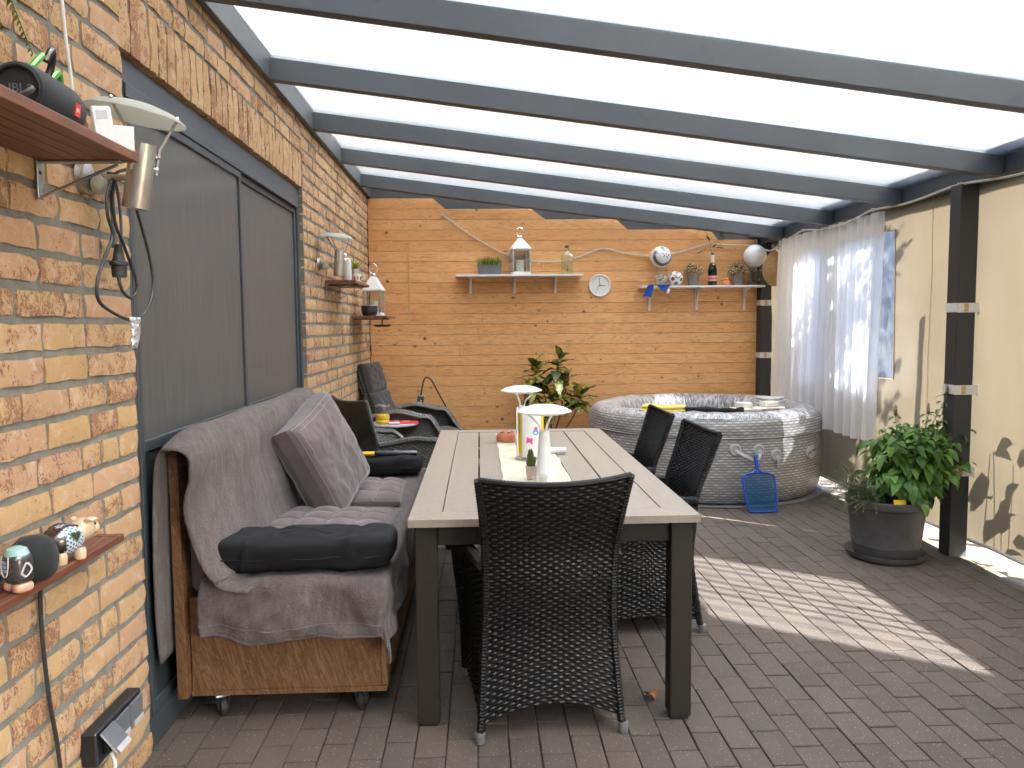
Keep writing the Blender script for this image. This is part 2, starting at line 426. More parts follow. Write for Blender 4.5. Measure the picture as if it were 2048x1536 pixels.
def liner_mat():
    k=NT('spa_liner');uv=k.n('TexCoord').outputs['UV'];p=k.pos()
    q=k.scale(uv,(38,12,1));st=k.noise(k.n('VectorMath',operation='ADD',i0=q,i1=k.scale(p,(3,3,3))).outputs[0],1.,3,.6,1.4)
    c=k.ramp(st,[(.40,(.17,.165,.165)),(.52,(.40,.39,.385)),(.66,(.68,.67,.66))])
    k.P(Base_Color=c,Roughness=.4,Specular_IOR_Level=.5);k.bump(k.noise(p,20,3),.35,.02);return k.mat
def rattan_mat():
    k=NT('rattan');p=k.pos();a=k.noise(k.scale(p,(1,1,14)),60,3)
    c=k.ramp(a,[(.3,(.004,.0036,.0034)),(.62,(.009,.0082,.0078)),(.8,(.022,.020,.019))])
    k.P(Base_Color=c,Roughness=.5,Specular_IOR_Level=.18);return k.mat
def rattan_grey():
    k=NT('rattan_grey');p=k.pos();a=k.noise(k.scale(p,(1,1,14)),60,3)
    c=k.ramp(a,[(.3,(.040,.039,.036)),(.62,(.078,.075,.069)),(.8,(.15,.144,.132))])
    k.P(Base_Color=c,Roughness=.48,Specular_IOR_Level=.5);return k.mat
def steel_mat():
    k=NT('brushed_steel');p=k.obj()
    n=k.noise(k.scale(p,(90,90,3)),1.,4);r=k.noise(k.pos(),34,4,.7)
    c=k.ramp(n,[(.3,(.36,.33,.29)),(.7,(.50,.47,.42))]);c=k.mix(k.ramp(r,[(.64,0),(.72,.7)]),c,(.16,.085,.045))
    k.P(Base_Color=c,Metallic=1.,Roughness=.38);return k.mat
def screen_mat():
    k=NT('insect_screen');p=k.pos()
    n=k.noise(k.scale(p,(1,140,3)),1.,3)
    c=k.ramp(n,[(.3,(.070,.070,.068)),(.7,(.105,.103,.099))])
    k.P(Base_Color=c,Roughness=.5,Specular_IOR_Level=.3,Coat_Weight=.12,Coat_Roughness=.08)
    k.bump(k.noise(p,900,1),.05,.001);return k.mat
def croton_mat():
    k=NT('croton_leaf');uv=k.n('TexCoord').outputs['UV'];p=k.pos()
    s=k.n('SeparateXYZ',i0=uv);d=k.math('ABSOLUTE',k.math('SUBTRACT',s.outputs[0],.5))
    n=k.noise(p,75,4,.6,.6);r=k.math('MULTIPLY_ADD',k.rnd(),.26,-.14)
    f=k.math('ADD',k.math('ADD',n,r),k.math('MULTIPLY_ADD',d,-.25,.03))
    c=k.ramp(f,[(.40,(.055,.090,.024)),(.50,(.13,.185,.035)),(.57,(.60,.48,.05)),(.75,(.75,.60,.12))])
    pk=k.math('GREATER_THAN',k.noise(p,9,2),.66);c=k.mix(k.math('MULTIPLY',pk,.5),c,(.45,.10,.06))
    tr=k.n('BsdfTranslucent',Color=c).outputs[0];k.P(Base_Color=c,Roughness=.4)
    k.t.links.new(k.n('MixShader',i0=.18,i1=k.b.outputs[0],i2=tr).outputs[0],k.out.inputs[0]);return k.mat
def leaf_mat(name,c0,c1,c2,sc=14,tr=.25,rough=.5):
    k=NT(name);p=k.pos();a=k.math('FRACT',k.math('ADD',k.n('Attribute',attribute_name='rnd').outputs['Fac'],k.rnd()))
    c=k.ramp(k.math('ADD',k.math('MULTIPLY',a,.6),k.math('MULTIPLY',k.noise(p,sc,3),.4)),[(.15,c0),(.5,c1),(.85,c2)])
    t=k.n('BsdfTranslucent',Color=c).outputs[0];k.P(Base_Color=c,Roughness=rough,Specular_IOR_Level=.35)
    k.t.links.new(k.n('MixShader',i0=tr,i1=k.b.outputs[0],i2=t).outputs[0],k.out.inputs[0]);return k.mat
def runner_mat():
    k=NT('runner_print');p=k.obj()
    a=k.noise(p,26,4,.6,.8);b=k.noise(k.scale(p,(1,1,1),(9,4,0)),34,4,.6,.6);c3=k.noise(k.scale(p,(1,1,1),(3,14,0)),60,3,.6)
    c=(.66,.62,.50)
    c=k.mix(k.ramp(a,[(.55,0),(.60,.7)]),c,(.60,.54,.20));c=k.mix(k.ramp(b,[(.60,0),(.64,.6)]),c,(.40,.45,.25))
    c=k.mix(k.ramp(c3,[(.66,0),(.70,.6)]),c,(.78,.48,.40))
    k.P(Base_Color=c,Roughness=.85);k.bump(k.noise(p,600,2),.2,.001);return k.mat
def mk():
    M={}
    M['brick']=brick_mat();M['plank']=plank_mat();M['paver']=paver_mat();M['poly']=poly_mat();M['skin']=polyskin_mat();M['tarp']=tarp_mat()
    M['mortar']=pm('mortar',(.205,.195,.165),.95,var=.25,vs=30,bump=(160,.5,.004))
    M['sand']=pm('joint_sand',(.022,.019,.016),.95,var=.4,vs=20,bump=(300,.5,.004))
    M['anth']=anthracite_mat('anthracite_paint',(.062,.071,.078));M['post']=anthracite_mat('post_paint',(.026,.029,.033))
    M['dark']=pm('dark_board',(.030,.032,.036),.6,var=.2)
    M['curtain']=sheer_mat('sheer_voile',(.86,.855,.865),.20,.42)
    M['thinc']=sheer_mat('thin_voile',(.42,.415,.42),.80,.40);M['clear']=clear_mat('clear_film',(.40,.43,.47),.012,1.,.08)
    M['glass']=clear_mat('clear_glass',(.95,.97,.95),.03,1.,.03);M['bottle']=clear_mat('pale_green_glass',(.86,.93,.84),.08,1.,.03)
    M['frost']=sheer_mat('frosted_glass',(.74,.75,.69),.08,.5)
    M['osb']=osb_mat();M['hard']=hardwood_mat();M['fleece']=fleece_mat()
    M['steel']=steel_mat();M['chrome']=pm('polished_steel',(.62,.61,.60),.18,1.,var=.1);M['zinc']=pm('zinc_bracket',(.42,.43,.45),.38,1.,var=.25,vs=40)
    M['screen']=screen_mat();M['frame']=anthracite_mat('door_frame_paint',(.035,.042,.048))
    M['kick']=pm('door_kick_panel',(.028,.032,.034),.4,var=.2,vs=5)
    M['black']=pm('black_plastic',(.012,.012,.013),.45,var=.3,vs=30);M['rubber']=pm('black_rubber',(.014,.014,.014),.65,var=.2,vs=40)
    M['mesh']=fabric_mat('speaker_cloth',(.016,.017,.018),.2,10,1400,.5,.1,.75)
    M['white']=pm('white_plastic',(.80,.79,.77),.35,var=.05,vs=20);M['wpaint']=pm('white_painted_board',(.78,.775,.76),.42,var=.06,vs=9)
    M['lampw']=pm('white_lamp_enamel',(.86,.86,.855),.3,var=.03,vs=12)
    M['grey_p']=pm('grey_plastic',(.14,.145,.155),.45,var=.15,vs=12);M['ltgrey']=pm('light_grey_plastic',(.50,.50,.50),.4,var=.1,vs=20)
    M['potg']=pm('planter_plastic',(.095,.092,.092),.5,var=.35,vs=7,bump=(300,.1,.001));M['taupe']=pm('taupe_pot',(.24,.215,.18),.6,var=.12,vs=12)
    M['pinkpot']=pm('pale_pink_pot',(.64,.48,.43),.55,var=.08,vs=30);M['terra']=pm('terracotta',(.56,.20,.10),.7,var=.15,vs=24)
    M['soil']=pm('soil',(.030,.021,.014),.95,var=.5,vs=40,bump=(120,.8,.02))
    M['cush']=fabric_mat('taupe_cushion_cloth',(.150,.121,.115),.18,5,1000,.2,.35);M['blk']=fabric_mat('black_cushion_cloth',(.0040,.0040,.0046),.25,7,1100,.2,.0,.85)
    M['char']=fabric_mat('charcoal_cushion_cloth',(.034,.032,.031),.2,7,1000,.25,.25);M['stitch']=pm('pale_thread',(.42,.40,.39),.8)
    M['tabtop']=pm('table_aluminium',(.30,.255,.202),.42,var=.1,vs=60,bump=(1200,.25,.001));M['tableg']=pm('table_leg_paint',(.018,.014,.009),.55,spec=.3,var=.15,vs=50,bump=(1300,.2,.001))
    M['rat']=rattan_mat();M['ratg']=rattan_grey();M['alu']=pm('foot_cap',(.33,.33,.34),.4,.6,var=.1)
    M['spa']=spa_mat();M['liner']=liner_mat();M['badge']=pm('badge_grey',(.36,.355,.35),.4);M['ink']=pm('dark_ink',(.03,.03,.032),.5)
    M['pad']=pm('ground_sheet',(.16,.16,.165),.6,var=.3,vs=6)
    M['blue']=pm('blue_plastic',(.010,.075,.42),.35,var=.1,vs=20);M['net']=sheer_mat('blue_net',(.02,.17,.42),.42,.5)
    M['bluec']=fabric_mat('blue_bunting',(.02,.07,.36),.2,20);M['yelt']=fabric_mat('yellow_towel',(.78,.62,.12),.1,14,500,.5,.5);M['gryt']=fabric_mat('pale_grey_towel',(.55,.53,.51),.12,14,500,.5,.4)
    M['cream']=pm('cream_foam',(.72,.67,.57),.6,var=.06,vs=12)
    M['yel']=pm('yellow_plastic',(.80,.56,.02),.35,var=.05);M['yelp']=pm('yellow_paper',(.86,.58,.03),.6,var=.06);M['paper']=pm('white_paper',(.84,.82,.80),.8,var=.04,vs=30)
    M['pink']=pm('pink_print',(.76,.10,.32),.7);M['cyan']=pm('cyan_print',(.05,.42,.68),.7)
    M['red']=pm('red_paper',(.72,.03,.035),.5,var=.08,vs=20);M['redp']=pm('red_badge',(.72,.035,.03),.4)
    M['ballw']=pm('ball_white',(.78,.77,.75),.42,var=.06,vs=18);M['ballg']=pm('ball_grey',(.115,.125,.135),.45);M['ballr']=pm('ball_red',(.36,.02,.04),.45);M['ballb']=pm('ball_blue',(.32,.47,.60),.45)
    M['champ']=pm('champagne_glass',(.006,.012,.008),.08,var=.1);M['foil']=pm('label_pink',(.70,.38,.38),.5);M['foilw']=pm('foil_white',(.74,.72,.68),.3,.3);M['gold']=pm('gold_seal',(.70,.50,.16),.3,.8)
    M['duck']=pm('orange_rubber',(.82,.30,.12),.4);M['straw']=pm('straw',(.46,.29,.13),.75,var=.3,vs=50,bump=(200,.5,.004))
    M['pigp']=pm('pig_glaze',(.72,.52,.34),.22,var=.06,vs=30,coat=.4);M['pigb']=pm('pig_brown_glaze',(.045,.022,.016),.22,coat=.4);M['pigblue']=pm('lozenge_blue',(.02,.16,.44),.25,coat=.4);M['pigwhite']=pm('lozenge_white',(.76,.72,.68),.25,coat=.4)
    M['pigg']=pm('heart_green',(.10,.32,.10),.3);M['mint']=pm('mint_glaze',(.36,.62,.56),.25,coat=.4);M['dkgl']=pm('dark_glaze',(.050,.043,.040),.28,var=.2,vs=60,coat=.3);M['flesh']=pm('flesh_glaze',(.66,.36,.24),.3,coat=.3)
    M['tape']=pm('white_tape',(.70,.68,.65),.6,var=.12,vs=40);M['tapet']=pm('tan_tape',(.52,.36,.19),.6,var=.15,vs=40);M['foilt']=pm('silver_tape',(.66,.66,.67),.28,.8,var=.25,vs=70,bump=(90,.8,.01))
    M['hose']=sheer_mat('led_hose_pvc',(.74,.71,.66),.12,.35);M['ruler']=pm('yellow_ruler',(.62,.36,.06),.6,var=.15,vs=60)
    M['candle']=pm('candle_wax',(.80,.76,.66),.5);M['wax']=pm('yellow_wax',(.86,.55,.02),.4)
    M['croton']=croton_mat()
    M['grass']=leaf_mat('grass_blade',(.05,.10,.015),(.16,.26,.03),(.50,.42,.05),20)
    M['basil']=leaf_mat('basil_leaf',(.042,.108,.018),(.098,.215,.034),(.20,.35,.07),12,.32,.42);M['herb']=leaf_mat('herb_leaf',(.045,.075,.03),(.085,.13,.055),(.16,.21,.10),30)
    M['flow']=leaf_mat('posy_leaf',(.035,.06,.012),(.09,.12,.03),(.18,.20,.07),40);M['petal']=pm('white_petal',(.75,.72,.62),.7)
    M['fern']=leaf_mat('fern_leaf',(.07,.12,.012),(.17,.22,.025),(.32,.32,.05),20,.35);M['olive']=leaf_mat('branch_leaf',(.015,.045,.018),(.03,.08,.03),(.06,.12,.05),20)
    M['hedge']=leaf_mat('garden_leaf',(.02,.05,.01),(.05,.11,.02),(.10,.17,.035),6);M['stem']=pm('plant_stem',(.16,.12,.06),.7,var=.2,vs=40);M['gstem']=pm('green_stem',(.10,.17,.04),.6);M['bark']=pm('bark',(.10,.075,.055),.9,var=.3,vs=20,bump=(60,.6,.02))
    M['cactus']=leaf_mat('cactus_skin',(.05,.075,.02),(.09,.13,.035),(.15,.19,.06),90,.05);M['dead']=pm('dead_leaf',(.48,.19,.075),.6,var=.2,vs=60)
    M['runner']=runner_mat();M['clockf']=pm('clock_face',(.80,.79,.76),.55);M['earth']=pm('garden_soil',(.085,.065,.045),.95,var=.4,vs=5,bump=(40,.6,.03));M['grnh']=pm('green_handle',(.10,.40,.06),.4)
    return M
M=mk()
# ------------------------------------------------------------------ setting and large structure
def proj(p):
    d=Vector(p)-Vector((0,0,CH));k=d.dot(fw)
    if k<.05:return None
    return (1024+1532.7*d.dot(r2)/k,768-1532.7*d.dot(u2)/k,k)
def seen(p,mg=40):
    q=proj(p);return q is not None and -mg<q[0]<2048+mg and -mg<q[1]<1536+mg
def scatter_pieces(parent,name,items,meshes,mat,limit=300,restname=None):
    """items: (key,loc,rot_matrix3 or None,score); the largest in view become objects, the rest one joined part"""
    items.sort(key=lambda t:-t[3])
    for key,loc,rot,sc,*ex in items[:limit]:
        o=link(name,random.choice(meshes[key]),parent,loc)
        if ex:o.scale=(1,ex[0],1)
        if rot is not None:o.rotation_euler=rot
    vs=[];fs=[];col=[]
    for key,loc,rot,sc,*ex in items[limit:]:
        me=random.choice(meshes[key]);b=len(vs);r=random.random()
        Mx=T(*loc)@(Euler(rot).to_matrix().to_4x4() if rot is not None else Matrix())@Matrix.Diagonal((1,ex[0] if ex else 1,1,1))
        for v in me.vertices:vs.append(tuple(Mx@v.co));col.append(r)
        for p in me.polygons:fs.append(tuple(i+b for i in p.vertices))
    if vs:
        me=bpy.data.meshes.new(restname or name);me.from_pydata(vs,[],fs);me.materials.append(mat)
        at=me.attributes.new('rnd','FLOAT','POINT');at.data.foreach_set('value',col);me.update()
        stuff(link(restname or name,me,parent))
def rndattr(o,vals):
    at=o.data.attributes.new('rnd','FLOAT','POINT');at.data.foreach_set('value',vals)

# ground and paved patio
g=MB();g.box(-40,40,-40,40,-.3,-.045);ground=struct(g.build('ground',M['earth']))
b=MB();b.box(-1.6,2.86,-2.2,7.9,-.04,-.011);patio=struct(b.build('patio',M['sand']))
pv=[]
for k in range(10):
    random.seed(100+k);b=MB();b.box(-.0502,.0502,-.0986,.0986,-.03,0,.0026)
    b.v=[(x+random.uniform(-.0008,.0008),y+random.uniform(-.001,.001),z+random.uniform(-.0006,.0006)) for x,y,z in b.v]
    pv.append(b.mesh('paver',M['paver'],0))
random.seed(3);items=[]
for c in range(-20,20):
    x=.9104+.1035*(c+.5)
    if x<-1.16 or x>2.84:continue
    wob=random.uniform(-.004,.004)
    for j in range(-24,28):
        y=2.4933+.2035*(j+.5*(c%2))+.1018+wob
        if y>7.68 or y<-2.1:continue
        loc=(x+random.uniform(-.0007,.0007),y+random.uniform(-.001,.001),random.uniform(-.0016,.0012))
        rot=(random.uniform(-.005,.005),random.uniform(-.006,.006),random.uniform(-.004,.004))
        sc=1/(y*y) if (seen((x,y,0)) and y>0) else 0
        items.append(('p',loc,rot,sc))
scatter_pieces(patio,'paver',items,{'p':pv},M['paver'],300,'distant_pavers')

# house wall of rough yellow brick
WX=-1.081
wall=thing('brick_wall','rough yellow and red brick house wall on the left','wall',(WX,0,0))
mo=MB()
mo.box(-.2,-.009,-2.2,2.458,-.05,3.0);mo.box(-.2,-.0092,4.876,7.662,-.05,3.0);mo.box(-.2,-.0094,2.458,4.876,2.262,3.0)
mo.box(-.2,-.05,2.458,4.876,2.250,2.262)
mo.build('mortar',M['mortar'],wall,0)
def brickmesh(L,H,seed,nm):
    random.seed(seed);nu,nv=6,3;b=MB();V=[]
    for j in range(nv):
        for i in range(nu):
            y=-L/2+L*i/(nu-1);z=-H/2+H*j/(nv-1);ed=i in(0,nu-1) or j in(0,nv-1);co=i in(0,nu-1) and j in(0,nv-1)
            jy=random.uniform(-.0035,.0025) if i in(0,nu-1) else random.uniform(-.004,.004)
            jz=random.uniform(-.0035,.0025) if j in(0,nv-1) else random.uniform(-.004,.004)
            if i==0:jy=-jy
            if j==0:jz=-jz
            x=random.uniform(-.004,.0025)-(.0035 if ed else 0)-(.003 if co else 0)
            V.append((x,y+jy,z+jz))
    F=[(j*nu+i,j*nu+i+1,(j+1)*nu+i+1,(j+1)*nu+i) for j in range(nv-1) for i in range(nu-1)]
    per=[i for i in range(nu)]+[j*nu+nu-1 for j in range(1,nv)]+[(nv-1)*nu+i for i in range(nu-2,-1,-1)]+[j*nu for j in range(nv-2,0,-1)]
    n0=len(V);V+=[(-.1,V[i][1],V[i][2]) for i in per];n=len(per)
    F+=[(per[(k+1)%n],per[k],n0+k,n0+(k+1)%n) for k in range(n)]
    b.add(V,F);return b.mesh(nm,M['brick'],48)
BM={'s':[brickmesh(.2,.0645,k,'brick') for k in range(12)],'h':[brickmesh(.094,.0645,50+k,'brick') for k in range(8)],'q':[brickmesh(.147,.0645,90+k,'brick') for k in range(6)],
    'o':[brickmesh(.2,.061,130+k,'brick') for k in range(8)]}
random.seed(11);items=[];CPZ=.0832
def course(z,y0,y1,key=None):
    y=y0+.004
    first=True
    while y<y1-.03:
        rem=y1-y
        if first and random.random()<.5:k='h'
        else:k=random.choices('shq',(.62,.24,.14))[0]
        first=False
        L={'s':.2,'h':.094,'q':.147}[k];sy=1
        if rem-L-.012<.075:
            k='s' if rem>.17 else 'q' if rem>.12 else 'h';L0={'s':.2,'h':.094,'q':.147}[k];L=rem-.002;sy=L/L0
        yc=y+L/2;p=(WX,yc,z)
        q=proj(p);sc=0
        if q and seen(p,60) and yc>.3: sc=L/(q[2]**2)*max(.05,abs(WX)/q[2])
        items.append((k,(random.uniform(-.0025,.0025),yc,z),(0,0,0) if random.random()<.5 else (math.pi,0,0),sc,sy))
        y+=L+.012
for c in range(0,36):
    z=c*CPZ+.042
    if z>2.72:break
    course(z,.9 if z>.0 else 1.2,2.462)
    if z<2.70:course(z,4.872,7.648)
for c in range(3):
    course(2.457+.006+c*CPZ+.035,2.462,4.872)
y=2.462
while y<4.85:
    yc=y+.0305;q=proj((WX,yc,2.36));sc=.2/(q[2]**2)*abs(WX)/q[2]
    items.append(('o',(random.uniform(-.002,.002),yc,2.352),(math.pi/2,0,0) if random.random()<.5 else (-math.pi/2,0,0),sc*2));y+=.0725
scatter_pieces(wall,'brick',items,BM,M['brick'],300,'distant_bricks')

# sliding door with insect screens
door=thing('sliding_door','dark grey framed sliding door with two insect screens behind the sofa','door',(-1.13,2.47,0))
f=MB();W=2.395
f.box(-.04,.022,0,W,2.165,2.243,.003);f.box(-.04,.022,0,.05,0,2.165,.003);f.box(-.04,.022,W-.045,W,0,2.165,.003);f.box(-.04,.034,0,W,.0,.095,.003)
f.box(-.02,.03,.05,W-.045,2.12,2.1645,.002)
f.build('door_frame',M['frame'],door,20)
for a,bb,off in((.0505,1.228,.012),(1.232,W-.0455,-.004)):
    f=MB()
    f.box(off-.012,off+.012,a,a+.032,.097,2.119,.002);f.box(off-.012,off+.012,bb-.032,bb,.097,2.119,.002)
    f.box(off-.012,off+.012,a+.032,bb-.032,2.088,2.119,.002);f.box(off-.012,off+.012,a+.032,bb-.032,.985,1.022,.002);f.box(off-.012,off+.012,a+.032,bb-.032,.097,.14,.002)
    sf=f.build('screen_frame',M['frame'],door,20)
    f=MB();f.box(off-.004,off+.001,a+.032,bb-.032,1.022,2.088);f.build('insect_screen',M['screen'],door,0)
    f=MB();f.box(off-.006,off+.003,a+.032,bb-.032,.14,.985);f.build('kick_panel',M['kick'],door,0)

# plank wall at the far end
pw=thing('plank_wall','wall of knotty orange pine planks with a stepped top edge at the far end','wall',(0,7.64,0))
rows=[];P=.1025;ztop=2.641
for r_ in range(26):
    z1=ztop-r_*P;z0=z1-P+.0022
    if z1<.02:break
    xr=2.79;cut=0
    if r_==0:xr,cut=-.445,.12
    if r_==1:xr,cut=.52,.137
    if r_==2:xr,cut=1.362,.115
    if r_==3:xr,cut=2.305,.077
    segs=[(-1.078,xr)]
    if r_ in(6,):segs=[(-1.072,.62),(.622,xr)]
    if r_ in(11,):segs=[(-1.072,.03),(.032,xr)]
    if r_ in(9,17):segs=[(-1.072,1.55),(1.552,xr)]
    if r_ in(14,21):segs=[(-1.072,-.2),(-.198,xr)]
    random.seed(40+r_)
    for si,(a,e) in enumerate(segs):
        ct=cut if si==len(segs)-1 else 0
        c=.002;b=MB();y0=random.uniform(-.0015,.0015)
        zz=max(z0,.004)
        A=[(a,z1-c),(e,z1-c),(e+ct,zz+c),(a,zz+c)];Bk=[(a,z1),(e,z1),(e+ct,zz),(a,zz)]
        v=[(x,y0,z) for x,z in A]+[(x,y0+c,z) for x,z in Bk]+[(x,y0+.02,z) for x,z in Bk]
        fs=[(0,3,2,1),(8,9,10,11)]+[(i,(i+1)%4,4+(i+1)%4,4+i) for i in range(4)]+[(4+i,4+(i+1)%4,8+(i+1)%4,8+i) for i in range(4)]
        b.add(v,fs);b.build('plank',M['plank'],pw,20,fix=True)
b=MB();b.box(-1.28,2.95,.028,.06,.0,2.30);b.add([(-1.28,.028,2.30),(2.95,.028,2.30),(2.95,.06,2.30),(-1.28,.06,2.30),(-1.28,.028,2.80),(2.95,.028,2.262),(2.95,.06,2.262),(-1.28,.06,2.80)],[(0,1,5,4),(3,7,6,2),(4,5,6,7),(0,4,7,3),(1,2,6,5)])
b.build('backing_board',M['dark'],pw,0)

# patio roof: ledger, rafters, milky panels, gutter beam, posts
roof=thing('patio_roof','anthracite aluminium patio roof with milky ribbed panels over the whole terrace','roof',(0,0,0))
LX,BX=-1.0485,2.817;ZL,ZB=2.767,2.279;SL=(ZB-ZL)/(BX-LX)
zt=lambda x:ZL+SL*(x-LX)
b=MB();b.box(WX+.004,LX,-2.2,7.70,2.652,2.90,.003);b.build('ledger',M['anth'],roof,20)
b=MB();b.box(BX,2.965,-2.2,7.70,2.184,2.42,.004);b.build('gutter_beam',M['anth'],roof,20)
ys=[4.0565+.9942*i for i in range(-6,4)]
th=math.atan(SL)
rm=MB();Lr=(BX-LX)/math.cos(th)
rm.box(0,Lr,0,.06,-.112,-.003,.0025);rme=rm.mesh('rafter',M['anth'],20)
for y in ys: link('rafter',rme,roof,(LX+.001,y,ZL),(0,-th,0))
em=MB();em.box(0,Lr,0,.05,-.050,-.003,.0025);link('end_rafter',em.mesh('end_rafter',M['dark'],20),roof,(LX+.001,7.475,ZL),(0,-th,0))
yy=ys+[7.475]
for i in range(len(yy)-1):
    a=yy[i]+.03+.003;e=yy[i+1]+.027 if i<len(yy)-2 else 7.70
    pmh=MB();pmh.box(-.02,Lr+.13,a,e,0,.016);pmh.m=[1 if max(pmh.v[i][2] for i in f)<.001 else 0 for f in pmh.f];link('roof_panel',pmh.mesh('roof_panel',[M['poly'],M['skin']],0),roof,(LX,0,ZL+.001),(0,-th,0))
for (x0,x1,y0,y1,tp,straps) in((2.768,2.878,4.35,4.455,2.183,(1.476,.997,.514)),(2.79,2.915,7.53,7.635,2.183,(1.60,1.08)),(2.768,2.878,.6,.705,2.183,())):
    b=MB();b.box(x0,x1,y0,y1,-.008,tp,.004);po=b.build('post',M['post'],roof,20)
    for zc in straps:
        h=.027;t=.003
        b=MB();b.box(x0-t,x0+.002,y0-t,y1+t,zc-h,zc+h,0,0);b.box(x0+.0005,x1+.04,y0-t,y0+.002,zc-h-.002,zc+h-.001,0,0)
        b.box(x0+.040,x0+.066,y0-t-.0012,y0-t+.0005,zc-h+.002,zc+h-.004,0,1);b.box(x0-.004,x0-t+.0005,y0+.02,y0+.07,zc-h+.004,zc+h-.006,0,0)
        b.build('strap',[M['tape'],M['tapet']],po,0)

# side tarpaulins with clear windows
TX=2.905
def tarp_dx(y,z,s):
    return .018*nz(y*1.1+s,z*.9,s)+.013*nz(y*4.2+s,z*.7,3+s)+.006*nz(y*2.5,z*5,8+s)-.008*abs(nz(y*2.1+s,z*.5,11+s))
def tarp(label,y0,y1,wins,seed,z0=.095,z1=2.21):
    t=thing('tarpaulin',label,'tarpaulin',(TX,y0,0),group='cream tarpaulins closing the right side')
    ysp={y0,y1};zsp={z0,z1}
    for w in wins: ysp|={w[0],w[1]};zsp|={w[2],w[3]}
    def fill(sp,st):
        sp=sorted(sp);o=[]
        for a,c in zip(sp,sp[1:]):
            n=max(1,int((c-a)/st));o+=[a+(c-a)*i/n for i in range(n)]
        return o+[sp[-1]]
    Y=fill(ysp,.03);Z=fill(zsp,.05)
    def P(y,z): return (tarp_dx(y,z,seed),y-y0,z)
    V=[P(y,z) for z in Z for y in Y];n=len(Y)
    inside=lambda y,z:next((i for i,w in enumerate(wins) if w[0]<y<w[1] and w[2]<z<w[3]),-1)
    F=[[] for _ in range(len(wins)+1)]
    for j in range(len(Z)-1):
        for i in range(n-1):
            k=inside((Y[i]+Y[i+1])/2,(Z[j]+Z[j+1])/2);F[k+1].append((j*n+i,j*n+i+1,(j+1)*n+i+1,(j+1)*n+i))
    b=MB();b.add(V,F[0]);b.build('sheet',M['tarp'],t,60)
    for i,w in enumerate(wins):
        b=MB();b.add(V,F[i+1]);o=b.build('window_film',M['clear'],t,60)
        rim=[(y,w[2]) for y in Y if w[0]<=y<=w[1]]+[(w[1],z) for z in Z if w[2]<z<w[3]]+[(y,w[3]) for y in reversed(Y) if w[0]<=y<=w[1]]+[(w[0],z) for z in reversed(Z) if w[2]<z<w[3]]
        b=MB();b.tube([Vector(P(y,z))+Vector((-.003,0,0)) for y,z in rim],.0045,5,closed=True);b.build('window_hem',M['tapet'],t)
    b=MB();b.tube([P(y0+(y1-y0)*i/60,z0) for i in range(61)],.011,6);b.build('hem_bar',M['ltgrey'],t)
    b=MB()
    for sy in (y0+.36,):
        b.add([(P(sy+d,z)[0]-.0025,sy+d-y0,z) for z in Z for d in(-.004,.004)],[(2*i,2*i+1,2*i+3,2*i+2) for i in range(len(Z)-1)])
    b.build('seam',M['tapet'],t)
    return t
tarp('cream tarpaulin with two clear windows behind the white sheer curtain',4.47,7.66,[(5.27,5.98,.99,2.035),(6.22,6.68,.99,2.035)],2.3)
tarp('cream tarpaulin with leaf shadows at the right edge, nearest to the camera',.72,4.462,[(2.17,3.30,.985,2.03)],9.1)
tarp('cream tarpaulin panel behind the camera on the right side',-.5,.71,[],5.1)

# sheer curtain under the gutter
cu=thing('sheer_curtain','white sheer curtain with vertical folds hanging before the tarpaulin window','curtain',(2.80,5.2,0))
def cpanel(y0,y1,zb,seed,ph):
    def fn(u,v):
        y=lerp(y0,y1,u);z=lerp(2.165,zb+.012*nz(u*7,seed),v)
        fl=.55+.45*v
        dx=.026*math.sin(u*(y1-y0)*40+ph+2.6*nz(u*7,seed,v*.5))*fl+.010*math.sin(u*(y1-y0)*103+3*nz(u*9,4,v*.6))+.03*nz(u*3,v*1.3,seed)*v
        yy=y+.02*nz(u*5+seed,v*2.2)*v
        if u>.8: yy+=.10*v*((u-.8)/.2)**2
        return (dx-.012*v,yy-5.2,z)
    b=MB();b.grid(330,30,fn);return b.build('curtain_panel',M['curtain'],cu,80)
cpanel(5.27,7.12,.54,1.5,0)

cu2=thing('sheer_curtain','added unseen sheer curtain at the nearer tarpaulin window, dimming and striping the sun patch','curtain',(2.80,2.1,0))  # added out of view; its folds dim and stripe the floor sun patch
def c2(u,v):
    th=u*66+3.2*nz(u*4,1.1);y=lerp(2.12,3.36,u)+.021*math.sin(2*th)*(1+.4*nz(u*7,5.));z=lerp(2.165,.60,v)
    return (.030*math.sin(th)*(.7+.3*v)+.02*nz(u*3,v,2),y-2.1,z)
b=MB();b.grid(460,12,c2);b.build('curtain_panel',M['thinc'],cu2,80)
# translucent light hose sagging across the planks, then along the gutter
pts=[(-.349,7.618,2.478),(-.08,7.618,2.285),(.21,7.618,2.118),(.43,7.618,2.045),(.654,7.618,2.021),(.83,7.618,2.03),(1.001,7.618,2.07),(1.225,7.616,2.145),(1.449,7.616,2.100),(1.65,7.616,2.076),(1.8,7.616,2.076),(2.0,7.616,2.11),(2.276,7.614,2.187),(2.5,7.614,2.175),(2.70,7.58,2.165),(2.765,7.40,2.11),(2.785,7.25,2.088),(2.79,6.9,2.14),(2.79,6.56,2.189),(2.79,6.18,2.146),(2.785,5.9,2.142),(2.785,5.74,2.148),(2.785,5.55,2.17),(2.785,5.376,2.186),(2.785,5.0,2.166),(2.785,4.75,2.17),(2.785,4.392,2.185),(2.785,3.9,2.148),(2.785,3.3,2.16),(2.785,2.2,2.15)]
hs=thing('light_hose','thin translucent light hose sagging across the planks and along the gutter','light hose',(0,0,0))
b=MB();b.tube(spline(pts,5),.0072,7);b.build('hose',M['hose'],hs)
b=MB();b.box(-.012,.012,-.012,.012,-.011,.011,.003);cm=b.mesh('hose_clip',M['ltgrey'])
